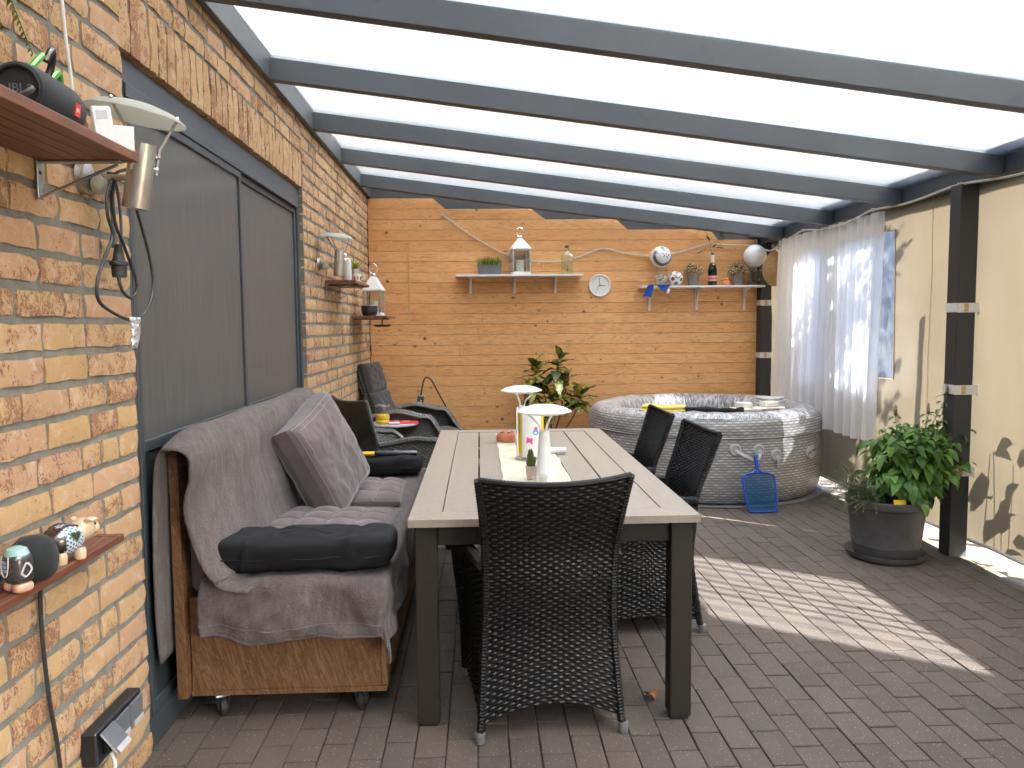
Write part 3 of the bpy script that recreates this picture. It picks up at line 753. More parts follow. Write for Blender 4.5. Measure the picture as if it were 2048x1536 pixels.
for i in (0,7,12,18,23,26): link('hose_clip',cm,hs,pts[i])
# ------------------------------------------------------------------ furniture
def weave(b,S,rows,stakes,amp=.0036,bul=.0030,sp=4,dr=.44):
    n=stakes*sp+1
    for j in range(rows):
        vc=(j+.5)/rows;V=[]
        for i in range(n):
            u=i/(n-1);e=1e-3
            p=Vector(S(u,vc));du=Vector(S(min(1,u+e),vc))-Vector(S(max(0,u-e),vc));dv=Vector(S(u,min(1,vc+e)))-Vector(S(u,max(0,vc-e)))
            nn=du.cross(dv).normalized();hv=dv.normalized()*((Vector(S(u,1))-Vector(S(u,0))).length*dr/rows)
            sn=math.sin(math.pi*u*stakes+(j%2)*math.pi);o=p+nn*(amp*max(-1,min(1,1.7*sn)))
            V+=[o-hv,o+nn*bul,o+hv,o-nn*bul]
        F=[]
        for i in range(n-1):
            for k in range(4):F.append((i*4+k,(i+1)*4+k,(i+1)*4+(k+1)%4,i*4+(k+1)%4))
        b.add(V,F)
    b.grid(stakes*2+1,25,S)
    return b
def wrapped(b,pts,r,step=.0055,n=7):
    """a rod wound with cane: rings of alternating radius"""
    P=spline(pts,12);L=[0]
    for a,c in zip(P,P[1:]):L.append(L[-1]+(c-a).length)
    m=max(4,int(L[-1]/step));Q=[];rs=[];k=0
    for i in range(m+1):
        d=L[-1]*i/m
        while k<len(L)-2 and L[k+1]<d:k+=1
        t=(d-L[k])/max(1e-9,L[k+1]-L[k]);Q.append(P[k].lerp(P[k+1],min(1,t)));rr=r[0]+(r[1]-r[0])*i/m if isinstance(r,tuple) else r
        rs.append(rr*(1.05 if i%2 else .9))
    b.tube(Q,rs,n);return b
CHW=[(0,.243),(.08,.240),(.3,.224),(.55,.216),(.75,.230),(.92,.249)]
def interp(tab,x):
    for (a,va),(c,vc) in zip(tab,tab[1:]):
        if x<=c:
            t=max(0,(x-a)/(c-a));t=t*t*(3-2*t);return va+(vc-va)*t
    return tab[-1][1]
def backS(u,v):
    q=2*u-1;zb=.052+.060*(1-q*q);z=lerp(zb,.905-.018*(1-q*q),v)
    y=interp([(0,-.005),(.35,.035),(.6,.01),(.92,-.085)],z)-.035*(1-q*q)*min(1,z/.5)
    return (q*interp(CHW,z),y,z)
def sideS(sg):
    def S(u,v):
        y=lerp(.0,.50,u);ztop=interp([(0,.60),(.25,.625),(.42,.60),(.5,.53)],y);zb=.055+.03*math.sin(math.pi*u)
        z=lerp(zb,ztop,v);x=interp(CHW,z*(1-u))+u*.02+.055*max(0,(z-.38)/.25)**1.3*(.3+.7*min(1,u*2.2))
        q=backS(1 if sg>0 else 0,max(0,min(1,(z-.085)/.82)))
        yy=y+(q[1] if u<.35 else q[1]*max(0,(.5-u)/.15) if u<.5 else 0)
        return (sg*x,yy,z) if sg>0 else (-x,yy,z)
    return S
def frontS(u,v):
    q=2*u-1;return (q*.245,.50+.01*(1-q*q),lerp(.06+.03*(1-q*q),.40,v))
def make_chair(seat='char',rat='rat'):
    t=thing('wicker_chair','','chair')
    stuff(weave(MB(),backS,74,22).build('backrest_weave',M[rat],t))
    stuff(weave(MB(),sideS(1),46,22).build('side_weave',M[rat],t))
    stuff(weave(MB(),sideS(-1),46,22).build('side_weave',M[rat],t))
    stuff(weave(MB(),frontS,26,22).build('front_weave',M[rat],t))
    b=MB();wrapped(b,[backS(k/8,1.0) for k in range(9)],.0105);b.build('top_rail',M[rat],t)
    for sg,u in((1,1),(-1,0)):
        b=MB();wrapped(b,[(sg*.246,-.012,.03)]+[backS(u,k/6) for k in range(0,7)],.0150);b.build('back_post',M[rat],t)
        A=sideS(sg);pts=[A(k/7,1.0) for k in range(8)]
        pts+=[(pts[-1][0]-sg*.01,.512,.44),(sg*.26,.508,.25),(sg*.252,.505,.03)]
        b=MB();wrapped(b,pts,.021);b.build('armrest',M[rat],t)
        for yy,xx in((-.014,.246),(.506,.252)):
            b=MB();b.lathe([(0,0),(.014,0),(.0165,.004),(.0180,.036),(0,.036)],14,M=T(sg*xx,yy,0));b.build('foot_cap',M['alu'],t)
    b=MB();superell(b,.20,.225,.035,.35,.35,M=T(0,.27,.425));b.build('seat_cushion',M[seat],t)
    return t
def superell(b,a,c,h,e1=.4,e2=.4,nu=40,nv=16,M=None,nzamp=0,seed=0,nzs=6):
    sg=lambda x,p:math.copysign(abs(x)**p,x)
    def fn(u,v):
        th=2*math.pi*u;ph=-math.pi/2+math.pi*v
        p=Vector((a*sg(math.cos(ph),e1)*sg(math.cos(th),e2),c*sg(math.cos(ph),e1)*sg(math.sin(th),e2),h*sg(math.sin(ph),e1)))
        if nzamp:
            d=p.normalized();p+=d*nzamp*nz(p.x*nzs+seed,p.y*nzs,p.z*nzs+seed)
        return p
    return b.grid(nu,nv,fn,cu=True,M=M)
def place(o,loc,rz,label=None,group=None):
    o.location=loc;o.rotation_euler=(0,0,rz)
    if label:o['label']=label
    if group:o['group']=group
    return o
# wicker chairs
ch0=make_chair()
G='wicker armchairs round the dining table'
chs=[ch0]+[copytree(ch0) for _ in range(2)]
place(ch0,(.230,2.505,0),R(5.2),'black wicker armchair with its back to the camera at the near table end',G)
place(chs[1],(.965,3.585,0),R(93),'nearer of the two wicker armchairs on the right table side, before the spa',G)
place(chs[2],(.945,4.31,0),R(91),'farther of the two wicker armchairs on the right table side, before the spa',G)
ch4=make_chair(rat='ratg')
place(ch4,(-.83,5.30,0),R(-54),'grey-black wicker armchair turned away by the brick wall, beyond the sofa',G)

# dining table
tb=thing('dining_table','long taupe aluminium slatted dining table in the middle of the terrace','table',(.25,2.555,0))
L=2.245;w=.5;H=.74;TT=.026;fr=.11
def mitre(pts):
    b=MB();n=4;c=.002
    b.add([(x,y,H-TT) for x,y in pts]+[(x,y,H) for x,y in pts],[(3,2,1,0),(4,5,6,7)]+[(i,(i+1)%4,4+(i+1)%4,4+i) for i in range(4)]);return b.build('border_board',M['tabtop'],tb,0,fix=True)
g=.0008
mitre([(-w,g),(-w+fr,fr+g),(-w+fr,L-fr-g),(-w,L-g)]);mitre([(w,g),(w,L-g),(w-fr,L-fr-g),(w-fr,fr+g)])
mitre([(-w+g,0),(w-g,0),(w-fr-g,fr),(-w+fr+g,fr)]);mitre([(-w+g,L),(-w+fr+g,L-fr),(w-fr-g,L-fr),(w-g,L)])
b=MB();sw=(2*w-2*fr)/6;b.box(0.0035,sw-.0035,fr+.004,L-fr-.004,H-TT,H-.001,.0015);sm=b.mesh('slat',M['tabtop'],20)
for k in range(6):link('slat',sm,tb,(-w+fr+k*sw,0,0))
b=MB();b.box(-.0375,.0375,-.0375,.0375,.012,H-TT-.001,.003,0);b.box(-.03,.03,-.03,.03,0,.012,0,1);lm=b.mesh('leg',[M['tableg'],M['black']],20)
for sx in(-1,1):
    for y in(.062,L-.062):link('leg',lm,tb,(sx*(w-.058),y,0))
ap=MB();ap.box(-w+.0965,w-.0965,.045,.07,H-TT-.075,H-TT-.001,.002);am=ap.mesh('apron',M['tableg'],20)
link('apron',am,tb);link('apron',am,tb,(0,L-.115,0))
ap=MB();ap.box(-.0125,.0125,.1,L-.1,H-TT-.075,H-TT-.001,.002);am=ap.mesh('apron',M['tableg'],20)
for sx in(-1,1):link('apron',am,tb,(sx*(w-.06),0,0))
ap=MB();ap.box(-w+.08,w-.08,-.02,.02,H-TT-.05,H-TT-.002,.002);am=ap.mesh('cross_beam',M['tableg'],20)
for y in(.6,1.12,1.65):link('cross_beam',am,tb,(0,y,0))

# sofa bench of OSB on castors
sf=thing('bench_sofa','home-made bench sofa of brown chipboard on castors under a grey blanket','sofa',(-.69,2.66,0))
b=MB();b.box(-.335,.325,.0,.018,.118,.45,.001);b.build('end_board',M['osb'],sf,20)
b=MB();b.box(-.335,.325,1.93,1.948,.118,.45,.001);b.build('end_board',M['osb'],sf,20)
b=MB();b.box(.327,.345,-.001,1.949,.12,.45,.001);b.build('front_board',M['osb'],sf,20)
b=MB();b.box(-.338,.345,-.003,1.951,.098,.1165,.001);b.build('base_board',M['osb'],sf,20)
b=MB();b.box(-.372,-.340,-.04,1.60,.105,1.0,.0015);b.build('back_board',M['osb'],sf,20)
b=MB();b.box(-.338,-.27,.02,1.58,.46,.975,.02);b.build('back_padding',M['cush'],sf,30)
b=MB();superell(b,.335,.975,.045,.25,.15,M=T(.0,.97,.455),nu=64);b.build('seat_mattress',M['cush'],sf,60)
for (x,y,a) in((-.24,.03,.5),(.245,.045,-.15),(-.24,1.88,.2),(.245,1.88,.9)):
    b=MB();b.box(-.03,.03,-.03,.03,.09,.0965,.001);b.bar((-.017,0,.09),(-.017,.022,.035),.003,.034);b.bar((.017,0,.09),(.017,.022,.035),.003,.034)
    cm=b.build('castor',M['zinc'],sf,20,loc=(x,y,0),rot=(0,0,a))
    b=MB();b.lathe([(0,-.011),(.036,-.011),(.0385,-.006),(.0385,.006),(.036,.011),(0,.011)],22,M=T(0,.022,.0385)@RY(R(90)));b.build('wheel',M['rubber'],cm)

# fleece blanket: one drape over the backrest, one over the seat
bl=thing('fleece_blanket','dark grey fleece blanket draped over the bench sofa back and seat','blanket',(-.69,2.66,.5))
ox,oy,oz=-.69,2.66,.5
prof=[(-1.082,.27),(-1.080,.5),(-1.078,.75),(-1.072,.95),(-1.05,1.025),(-1.005,1.045),(-.955,1.03),(-.925,.96),(-.915,.85),(-.90,.72),(-.885,.60),(-.84,.535),(-.76,.515)]
PS=spline([(x,0,z) for x,z in prof],8)
def bf(u,v):
    i=v*(len(PS)-1);k=min(int(i),len(PS)-2);p=PS[k].lerp(PS[k+1],i-k)
    fr_=max(0,(v-.42)/.58)     # 0 at top, 1 at the seat
    bk=max(0,(.40-v)/.40)      # 0 at top, 1 at the bottom behind
    yn=2.50+.085*fr_**.7-.012*math.sin(fr_*9)+.05*bk;yf=4.36+.02*math.sin(v*9)
    y=lerp(yf,yn,u);ne=max(0,(u-.86)/.14)
    x=p.x;z=p.z
    if bk>0: z=max(z,.27+ (0 if u>.8 else .45*(.8-u)/.8))
    z-=.05*ne*ne*(1-bk)*(1 if fr_<.5 else .4)+.012*nz(y*2.2,v*3,1)*(1 if .3<v<.6 else .4)
    if fr_>0: x+=-.055*ne*ne*min(1,fr_*4)+(.024*nz(y*3.1,v*5,2)+.014*nz(y*9,v*7,4)+.006*nz(y*21,v*13,8)+.035*ne*math.sin(fr_*7+.8)*min(1,fr_*3)+.012*math.sin(y*11+3*nz(y*2,v*2))*min(1,fr_*2))*(1 if fr_<.8 else .4)
    if bk>0: x+=.004*nz(y*6,v*6);y+=.02*math.sin(bk*6)*ne
    return (x-ox,y-oy,z-oz)
b=MB();b.grid(120,104,bf);o=b.build('back_drape',M['fleece'],bl,80)
md=o.modifiers.new('thick','SOLIDIFY');md.thickness=.007;md.offset=0
def sf_(u,v):
    X=lerp(-.97,-.13,u);D=lerp(2.14,-.185,v)   # D: metres from the near edge, negative hangs down
    xe=-.365;a=max(0,X-xe);bb=max(0,-D)
    bb*=1+.16*math.sin(u*3.0+.4)*(1 if bb>0 else 0)+.10*nz(u*4,3.3)
    z0=.522+.012*nz(X*4,D*3,5)+.008*nz(X*11,D*9,6)+.004*nz(X*24,D*22,3)-.03*max(0,(D-1.6))
    x=min(X,xe);y=2.642+max(D,0)
    d=math.hypot(a,bb)
    if d>0:
        r=min(d,.03)
        ca,cb=a/d,bb/d
        fl=.10*min(a,bb)*4
        x+=(r+fl*.35)*ca;y-=(r+fl*.35)*cb
        drop=max(0,d-.012)
        z=z0-drop
        fo=min(1,drop*9)
        if cb>.5: y-=fo*(.022*math.sin(X*19+drop*14+3.2*nz(X*3,drop*6))+.026*nz(X*7,drop*14,9)+.012*nz(X*17,drop*24,2)+.016)
        if ca>.5: x+=fo*(.016*math.sin(D*17+2*nz(D*2,drop*5))+.012*nz(D*6,drop*10,7)+.008)
    else:
        z=z0
    return (x-ox,y-oy,z-oz)
b=MB();b.tube([Vector(sf_(i/160,.985))+Vector((0,-.003,0)) for i in range(161)],.0045,6);b.tube([Vector(sf_(i/160,1.0)) for i in range(161)],.006,6);b.build('rolled_hem',M['fleece'],bl,80)
b=MB();b.grid(100,170,sf_);o=b.build('seat_drape',M['fleece'],bl,80)
md=o.modifiers.new('thick','SOLIDIFY');md.thickness=.007;md.offset=0

# seat pads, pillow, folded black cushions, fly swatter
def quilt(b,Lx,Ly,T_,nx,ny,M_=None):
    def fn(u,v):
        q=2*u-1;p=2*v-1
        e=(1-abs(q)**5)**.5*(1-abs(p)**5)**.5
        tx=abs(math.sin(math.pi*u*nx))**.45;ty=abs(math.sin(math.pi*v*ny))**.45
        return (q*Lx/2,p*Ly/2,T_*(.30+.70*e*(.45+.55*tx*ty)+.06*nz(u*5,v*5)))
    b.grid(65,65,fn,M=M_)
    b.grid(65,3,lambda u,v:((2*u-1)*Lx/2,-Ly/2,lerp(0,T_*.3,v)),M=M_);b.grid(65,3,lambda u,v:((2*u-1)*Lx/2,Ly/2,lerp(0,T_*.3,v)),M=M_)
    b.grid(65,3,lambda u,v:(Lx/2,(2*u-1)*Ly/2,lerp(0,T_*.3,v)),M=M_);b.grid(65,3,lambda u,v:(-Lx/2,(2*u-1)*Ly/2,lerp(0,T_*.3,v)),M=M_)
for (x,y,rz,lab) in((-.655,3.26,-.06,'quilted taupe seat pad on the sofa, nearer one behind the black cushion roll'),(-.655,3.94,.04,'quilted taupe seat pad on the sofa, farther one beyond the large pillow')):
    b=MB();quilt(b,.50,.55,.062,4,4);o=b.build('seat_pad',M['cush'],None,80,loc=(x,y,.528),rot=(R(-1),R(1.0),rz));tag(o,lab,'seat pad','quilted seat pads on the sofa')
def pillow(b,Lx,Ly,T_,seed,wr=.01):
    def half(sg):
        def fn(u,v):
            q=2*u-1;p=2*v-1;e=max(0,(1-q**6))**.5*max(0,(1-p**6))**.5
            cx=1-.035*(p*p)*0-.05*(1-p*p)*abs(q)**8*0
            th=T_*(.34+.66*e**.7)*1
            w_=wr*(nz(q*3+seed,p*3,sg)+.5*nz(q*8+seed,p*8,sg))*e+.006*abs(nz(q*14,p*4,seed))*(1-e)
            return (q*Lx/2*(1-.04*(1-abs(p)**2)*1),p*Ly/2*(1-.04*(1-abs(q)**2)),sg*(th/2+w_))
        return fn
    b.grid(41,41,half(1));b.grid(41,41,half(-1))
    # side gusset
    fa,fb=half(1),half(-1)
    for f1,f2 in(((lambda t:fa(t,0)),(lambda t:fb(t,0))),((lambda t:fa(t,1)),(lambda t:fb(t,1))),((lambda t:fa(0,t)),(lambda t:fb(0,t))),((lambda t:fa(1,t)),(lambda t:fb(1,t)))):
        b.grid(41,3,lambda u,v,f1=f1,f2=f2:tuple(Vector(f1(u)).lerp(Vector(f2(u)),v)))
    return fa,fb
pl=thing('large_pillow','large square taupe pillow with double white stitching leaning on the sofa back','pillow',(-.755,3.685,.775))
b=MB();fa,fb=pillow(b,.49,.49,.19,3.1,.014);b.build('cover',M['cush'],pl,80,fix=True)
b=MB()
for f_,k in((fa,1),(fb,-1)):
    for off in(.985,.94):
        for e in range(4):
            pts=[]
            for i in range(33):
                t=i/32;lo,hi=1-off,off
                t2=lo+(hi-lo)*t
                q=f_(t2,lo) if e==0 else f_(t2,hi) if e==1 else f_(lo,t2) if e==2 else f_(hi,t2)
                pts.append(Vector(q)+Vector((0,0,k*.001)))
            b.tube(pts,.0011,4)
b.build('stitching',M['stitch'],pl)
# pillow plane: normal points to the front-right and a little up
upd=Vector((-.40,-.20,.885)).normalized();sd=Vector((.22,.95,.10));sd=(sd-upd*sd.dot(upd)).normalized();nrm=sd.cross(upd).normalized()
rollA=R(0)
s2=sd*math.cos(rollA)+upd*math.sin(rollA);up2=-sd*math.sin(rollA)+upd*math.cos(rollA)
mm=Matrix((s2,up2,nrm)).transposed();pl.rotation_euler=mm.to_euler()
def roll(label,loc,a,c,h,rz,seed):
    t=thing('folded_cushion',label,'cushion',loc,rz,'folded black cushions on the sofa')
    b=MB();superell(b,a,c,h,.42,.30,nu=150,nv=44,M=T(0,0,h),nzamp=.020,seed=seed,nzs=7)
    cr=[(-.62,.3),(-.30,-.5),(-.18,.4),(.22,-.3),(.5,.6)]
    b.v=[(x,y-.010*sum(math.exp(-((x/a-q-g_*(z/h-1)*.12)/.035)**2) for q,g_ in cr)*(1 if y<0 else -1)*min(1,abs(y)/c),z+.008*nz(x*13,y*4,seed)-.011*sum(math.exp(-((x/a-q-g_*y/c*.2)/.05)**2) for q,g_ in cr)*max(0,z/(2*h)-.2)+.004*nz(x*30,y*20,seed)) for x,y,z in b.v]
    b.build('roll',M['blk'],t,80)
    b=MB();b.tube([(a*math.cos(-1+.0)*0-a*.93+i*a*1.86/20,-c*1.005,h*.86+.004*math.sin(i)) for i in range(21)],.003,6);b.build('piping',M['blk'],t)
    return t
roll('black folded cushion rolled across the near end of the sofa',(-.635,2.76,.53),.315,.115,.066,R(2),1.2)
roll('black folded cushion at the far end of the sofa under the fly swatter',(-.585,4.50,.53),.235,.12,.062,R(-3),6.6)
fs=thing('fly_swatter','yellow racket fly swatter with black handle lying on the far black cushion','fly swatter',(-.66,4.43,.660),R(-2))
b=MB();ring=[(-.115+.085*math.cos(a),.055*math.sin(a),0) for a in [2*math.pi*i/28 for i in range(28)]]
b.tube(ring,.009,8,closed=True);b.tube([(-.03,.012,0),(.0,.008,0),(.045,.006,0)],[.009,.011,.012],8);b.tube([(-.03,-.012,0),(.0,-.008,0),(.045,-.006,0)],[.009,.011,.012],8);b.build('racket_frame',M['yel'],fs)
b=MB()
for i in range(-6,7):
    y=i*.008;h=.085*math.sqrt(max(0,1-(y/.055)**2));b.bar((-.115-h,y,0),(-.115+h,y,0),.0012,.0012)
for i in range(-9,10):
    x=i*.009;h=.055*math.sqrt(max(0,1-(x/.085)**2));b.bar((-.115+x,-h,.0008),(-.115+x,h,.0008),.0012,.0012)
stuff(b.build('wire_grid',M['chrome'],fs,0))
b=MB();b.tube([(.04,0,0),(.06,0,0),(.15,0,.001),(.285,0,.002),(.29,0,.002)],[.012,.0165,.0165,.0155,.012],12);b.build('handle',M['black'],fs)
b=MB();b.ball((.165,-.004,.0165),.004,8,6);b.build('button',M['white'],fs)

# recliner in the corner
rc=thing('reclining_chair','low black wicker recliner with charcoal cushion in the far left corner','armchair',(-.60,6.98,0),R(-100))
# local: faces +y; back at y<0
def rbS(u,v):
    q=2*u-1;z=lerp(.22,1.0,v);return (q*.27,-.24-.30*max(0,(z-.36)),z)
stuff(weave(MB(),rbS,60,24).build('backrest_weave',M['ratg'],rc))
for sg in(-1,1):
    def rsS(u,v,sg=sg):
        y=lerp(-.30,.36,u);zt=interp([(0,.60),(.35,.645),(.75,.60),(1,.40)],u);return (sg*.335,y,lerp(.08,zt,v))
    stuff(weave(MB(),rsS,44,28).build('side_weave',M['ratg'],rc))
    def rtS(u,v,sg=sg):
        y=lerp(-.30,.36,u);zt=interp([(0,.60),(.35,.645),(.75,.60),(1,.40)],u);q=2*v-1;return (sg*(.315+.045*q),y+.03*u*u,zt+.028*(1-q*q))
    stuff(weave(MB(),lambda u,v,f=rtS:f(v,u),56,5).build('arm_weave',M['ratg'],rc))
    b=MB();wrapped(b,[rtS(k/9,1 if sg>0 else 0) for k in range(10)],.011);b.build('armrest_edge',M['ratg'],rc)
    for y in(-.26,.33):
        b=MB();b.tube([(sg*.32,y,0),(sg*.32,y,.12)],.018,10);b.build('leg',M['black'],rc)
b=MB();weave(b,lambda u,v:((2*u-1)*.30,.34,lerp(.10,.36,v)),22,24);stuff(b.build('front_weave',M['ratg'],rc))
cs=thing('x','','x');bpy.data.objects.remove(cs)
def cushseg(b,p0,p1,wd,th,seed):
    p0=Vector(p0);p1=Vector(p1);d=p1-p0;L_=d.length;d.normalize();n_=Vector((1,0,0)).cross(d).normalized()
    def fn(sg):
        def f(u,v):
            q=2*u-1;p=2*v-1;e=max(0,1-q**8)**.5*max(0,1-p**6)**.45
            o=p0+d*(L_*v)+Vector((q*wd,0,0))+n_*sg*(th*(.35+.65*e)/2+.010*nz(q*3+seed,p*5,sg)*e+.004*nz(q*14,p*3,seed))
            return o
        return f
    b.grid(30,22,fn(1));b.grid(30,22,fn(-1));A,B=fn(1),fn(-1)
    for g_,h_ in((lambda t:A(t,0),lambda t:B(t,0)),(lambda t:A(t,1),lambda t:B(t,1)),(lambda t:A(0,t),lambda t:B(0,t)),(lambda t:A(1,t),lambda t:B(1,t))):
        b.grid(24,3,lambda u,v,g_=g_,h_=h_:g_(u).lerp(h_(u),v))
    return A
b=MB();A=cushseg(b,(0,-.36,.80),(0,-.435,1.06),.255,.12,2);A2=cushseg(b,(0,-.235,.46),(0,-.355,.80),.255,.11,5);cushseg(b,(0,-.23,.43),(0,.36,.41),.255,.10,8)
b.build('cushion',M['char'],rc,60,fix=True)
b=MB()
for AA in(A,A2):
    for k in(.03,.97):b.tube([AA(k,i/20)+Vector((0,-.002,.0)) for i in range(21)],.0022,5)
b.tube([A(i/20,.985) for i in range(21)],.0022,5);b.build('piping',M['stitch'],rc)

# round side table in the corner
st=thing('side_table','small round side table with pale top between the two wicker armchairs','side table',(-.735,6.55,0))
b=MB();b.lathe([(0,.555),(.195,.555),(.203,.561),(.203,.569),(.197,.574),(0,.574)],40);b.build('table_top',M['ltgrey'],st)
b=MB();b.tube([(0,0,.02),(0,0,.555)],.018,12);b.build('column',M['black'],st)
b=MB();b.lathe([(0,0),(.15,0),(.15,.008),(.02,.022),(0,.022)],28);b.build('foot',M['black'],st)
jr=thing('candle_jar','glass jar with yellow beeswax candle on the round side table','candle jar',(-.83,6.50,.575))
b=MB();b.lathe([(.052,.0),(.060,.006),(.060,.13),(.054,.138),(.056,.148)],26);b.build('jar',M['glass'],jr)
b=MB();b.lathe([(0,.004),(.056,.004),(.0585,.02),(.052,.033),(.0585,.046),(.0585,.066),(.053,.076),(0,.078)],26);b.build('wax',M['wax'],jr)
b=MB();b.lathe([(.0595,.145),(.062,.145),(.062,.158),(.0595,.158)],26);b.build('metal_rim',M['zinc'],jr)
mg=thing('magazine','red folded leaflet with white print on the round side table','leaflet',(-.665,6.555,.5752),R(8))
b=MB();b.box(-.13,.13,-.10,.10,0,.006);b.build('sheet',M['red'],mg,0)
b=MB();b.box(-.12,-.03,-.13,-.07,.0065,.012);b.build('folded_page',M['paper'],mg,0)
b=MB();b.box(.0,.06,.02,.05,.0062,.0068);b.box(-.07,-.03,.03,.07,.0062,.0068);stuff(b.build('print',M['paper'],mg,0))
# ------------------------------------------------------------------ spa and plants
SX,SY=1.948,6.629
spa=thing('inflatable_spa','round grey wicker-print inflatable spa in the far right corner','spa',(SX,SY,0))
def ring_surface(name,prof,mat_,wob=0,nu=160,pleat=0,parent=spa):
    L=[0]
    for (a,b_),(c,d) in zip(prof,prof[1:]):L.append(L[-1]+math.hypot(c-a,d-b_))
    S_=spline([(r,0,z) for r,z in prof],5);n=len(S_)
    LL=[0]
    for a,b_ in zip(S_,S_[1:]):LL.append(LL[-1]+(b_-a).length)
    def fn(u,v):
        i=v*(n-1);k=min(int(i),n-2);p=S_[k].lerp(S_[k+1],i-k);a=2*math.pi*u
        d=wob*nz(math.cos(a)*2.2,math.sin(a)*2.2,v*2.5)+pleat*(math.sin(u*150+2*nz(u*20,v*2))*.5+nz(u*60,v*3,2))*math.sin(math.pi*v)
        r=p.x+d;return (r*math.cos(a),r*math.sin(a),p.z+d*.55)
    b=MB();b.grid(nu,n,fn,cu=True,uv=lambda u,v:(u*2*math.pi*.97,LL[min(n-1,int(round(v*(n-1))))]))
    return b.build(name,mat_,parent,80)
ring_surface('side_wall',[(.90,.012),(.945,.03),(.975,.12),(.986,.28),(.984,.42),(.972,.54)],M['spa'],.006,nu=200)
ring_surface('cover_band',[(.972,.530),(.986,.532),(.986,.58),(.978,.635),(.955,.676)],M['spa'],.010,nu=200,pleat=.002)
ring_surface('rim_liner',[(.957,.672),(.92,.700),(.86,.712),(.79,.705),(.735,.675),(.715,.63),(.712,.575)],M['liner'],.012,nu=320,pleat=.0065)
b=MB();b.tube([(.9865*math.cos(2*math.pi*i/120),.9865*math.sin(2*math.pi*i/120),.531) for i in range(120)],.004,5,closed=True);b.build('band_welt',M['ltgrey'],spa)
def deckf(u,v):
    a=2*math.pi*u;r=.72*v;return (r*math.cos(a),r*math.sin(a),.588+.012*nz(r*math.cos(a)*3,r*math.sin(a)*3))
b=MB();b.grid(64,14,deckf,cu=True,uv=lambda u,v:(.72*v*math.cos(6.2832*u)*.6,.72*v*math.sin(6.2832*u)*.6));b.build('inner_cover',M['spa'],spa,80)
b=MB();b.lathe([(0,.001),(.985,.001),(1.0,.006),(.985,.011),(0,.011)],80);b.build('ground_sheet',M['pad'],spa)
def onspa(ang,z,r=.986):return Vector((r*math.sin(ang),-r*math.cos(ang),z))
hp=[(-.035,.445),(.152,.437),(.305,.392)]
for a,z in hp:
    Mx=T(*onspa(a,z))@RZ(a)@RX(R(90))
    b=MB();b.lathe([(0,.004),(.028,.005),(.032,.012),(.043,.010),(.047,0),(.047,-.01)],26,M=Mx);hm=b.build('handle_mount',M['ltgrey'],spa)
def strap(pts):
    b=MB();P=spline(pts,6)
    for i in range(len(P)-1):b.bar(P[i],P[i+1]+(P[i+1]-P[i])*.08,.004,.022,upv=(.3,.2,1))
    b.build('handle_strap',M['ltgrey'],spa,30)
q=[onspa(*hp[0],r=1.0),onspa(.02,.41,1.02),onspa(.075,.385,1.03),onspa(.125,.375,1.025),onspa(.143,.40,1.02),onspa(*hp[1],r=1.0)];strap(q)
strap([onspa(*hp[2],r=1.0),onspa(.307,.365,1.015),onspa(.310,.33,1.012),onspa(.315,.30,1.0)])
ba=.724;Mx=T(*onspa(ba,.382,.992))@RZ(ba)@RX(R(82))@RZ(R(8))
b=MB();b.lathe([(0,.004),(.070,.004),(.076,.001),(.076,-.01)],36,M=Mx@Matrix.Diagonal((1,.66,1,1)));bd=b.build('badge',M['ltgrey'],spa)
b=MB();b.tube([Mx@Vector((.070*math.cos(t),.046*math.sin(t),.0045)) for t in [2*math.pi*i/40 for i in range(40)]],.0018,5,closed=True);b.build('badge_rim',M['badge'],bd)
tm=textmesh('LAY-Z-SPA',.0285,.0009,M['ink'],.15);o=link('lettering',tm,bd);o.matrix_local=Mx@T(0,.002,.0052)
b=MB();b.box(-.022,.022,-.026,-.023,.0045,.0052,M=Mx);b.build('tagline',M['ink'],bd,0)

def cloth_fold(label,name,loc,rz,Lx,Ly,layers,th,mat_,seed,group=None,amp=.008):
    t=thing(name,label,'towel',loc,rz,group)
    b=MB()
    for k in range(layers):
        superell(b,Lx/2*(1-.04*k),Ly/2*(1-.05*k),th/2,.5,.28,nu=44,nv=12,M=T(.008*k*math.sin(seed+k),.006*k,th*(k+.5)*.92),nzamp=amp,seed=seed+k,nzs=9)
    b.v=[(x,y,z+.014*nz(x*7+seed,y*7)) for x,y,z in b.v]
    b.build('folded_cloth',mat_,t,80);return t
cloth_fold('yellow towel lying on the front left rim of the spa','towel',(1.455,6.03,.700),R(-22),.36,.17,2,.028,M['yelt'],1.3)
cloth_fold('pale grey folded towel on the right rim of the spa','towel',(2.44,6.30,.708),R(30),.24,.16,3,.026,M['gryt'],7.7)
t=thing('rolled_cover','black rolled foam tube lying along the front rim of the spa','foam tube',(0,0,0))
b=MB();P=spline([(1.55,5.985,.722),(1.70,5.93,.728),(1.86,5.885,.722),(1.98,5.845,.720),(2.04,5.825,.718)],8);b.tube(P,[.019+.004*math.sin(i*.7)+(.009 if i>len(P)-9 else 0) for i in range(len(P))],14);b.build('roll',M['mesh'],t)
for (x,y,rz,lab) in((2.10,6.00,R(-8),'cream foam head rest on the spa rim beside the black roll'),(2.33,6.07,R(10),'cream foam head rest on the spa rim before the grey towel')):
    t=thing('head_rest',lab,'head rest',(x,y,.706),rz,'foam head rests on the spa')
    b=MB();b.box(-.115,.115,-.055,.055,0,.018,.006);b.build('pad',M['cream'],t)
    b=MB();b.box(-.065,.06,-.045,.045,.0185,.062,.006);b.build('block',M['cream'],t)

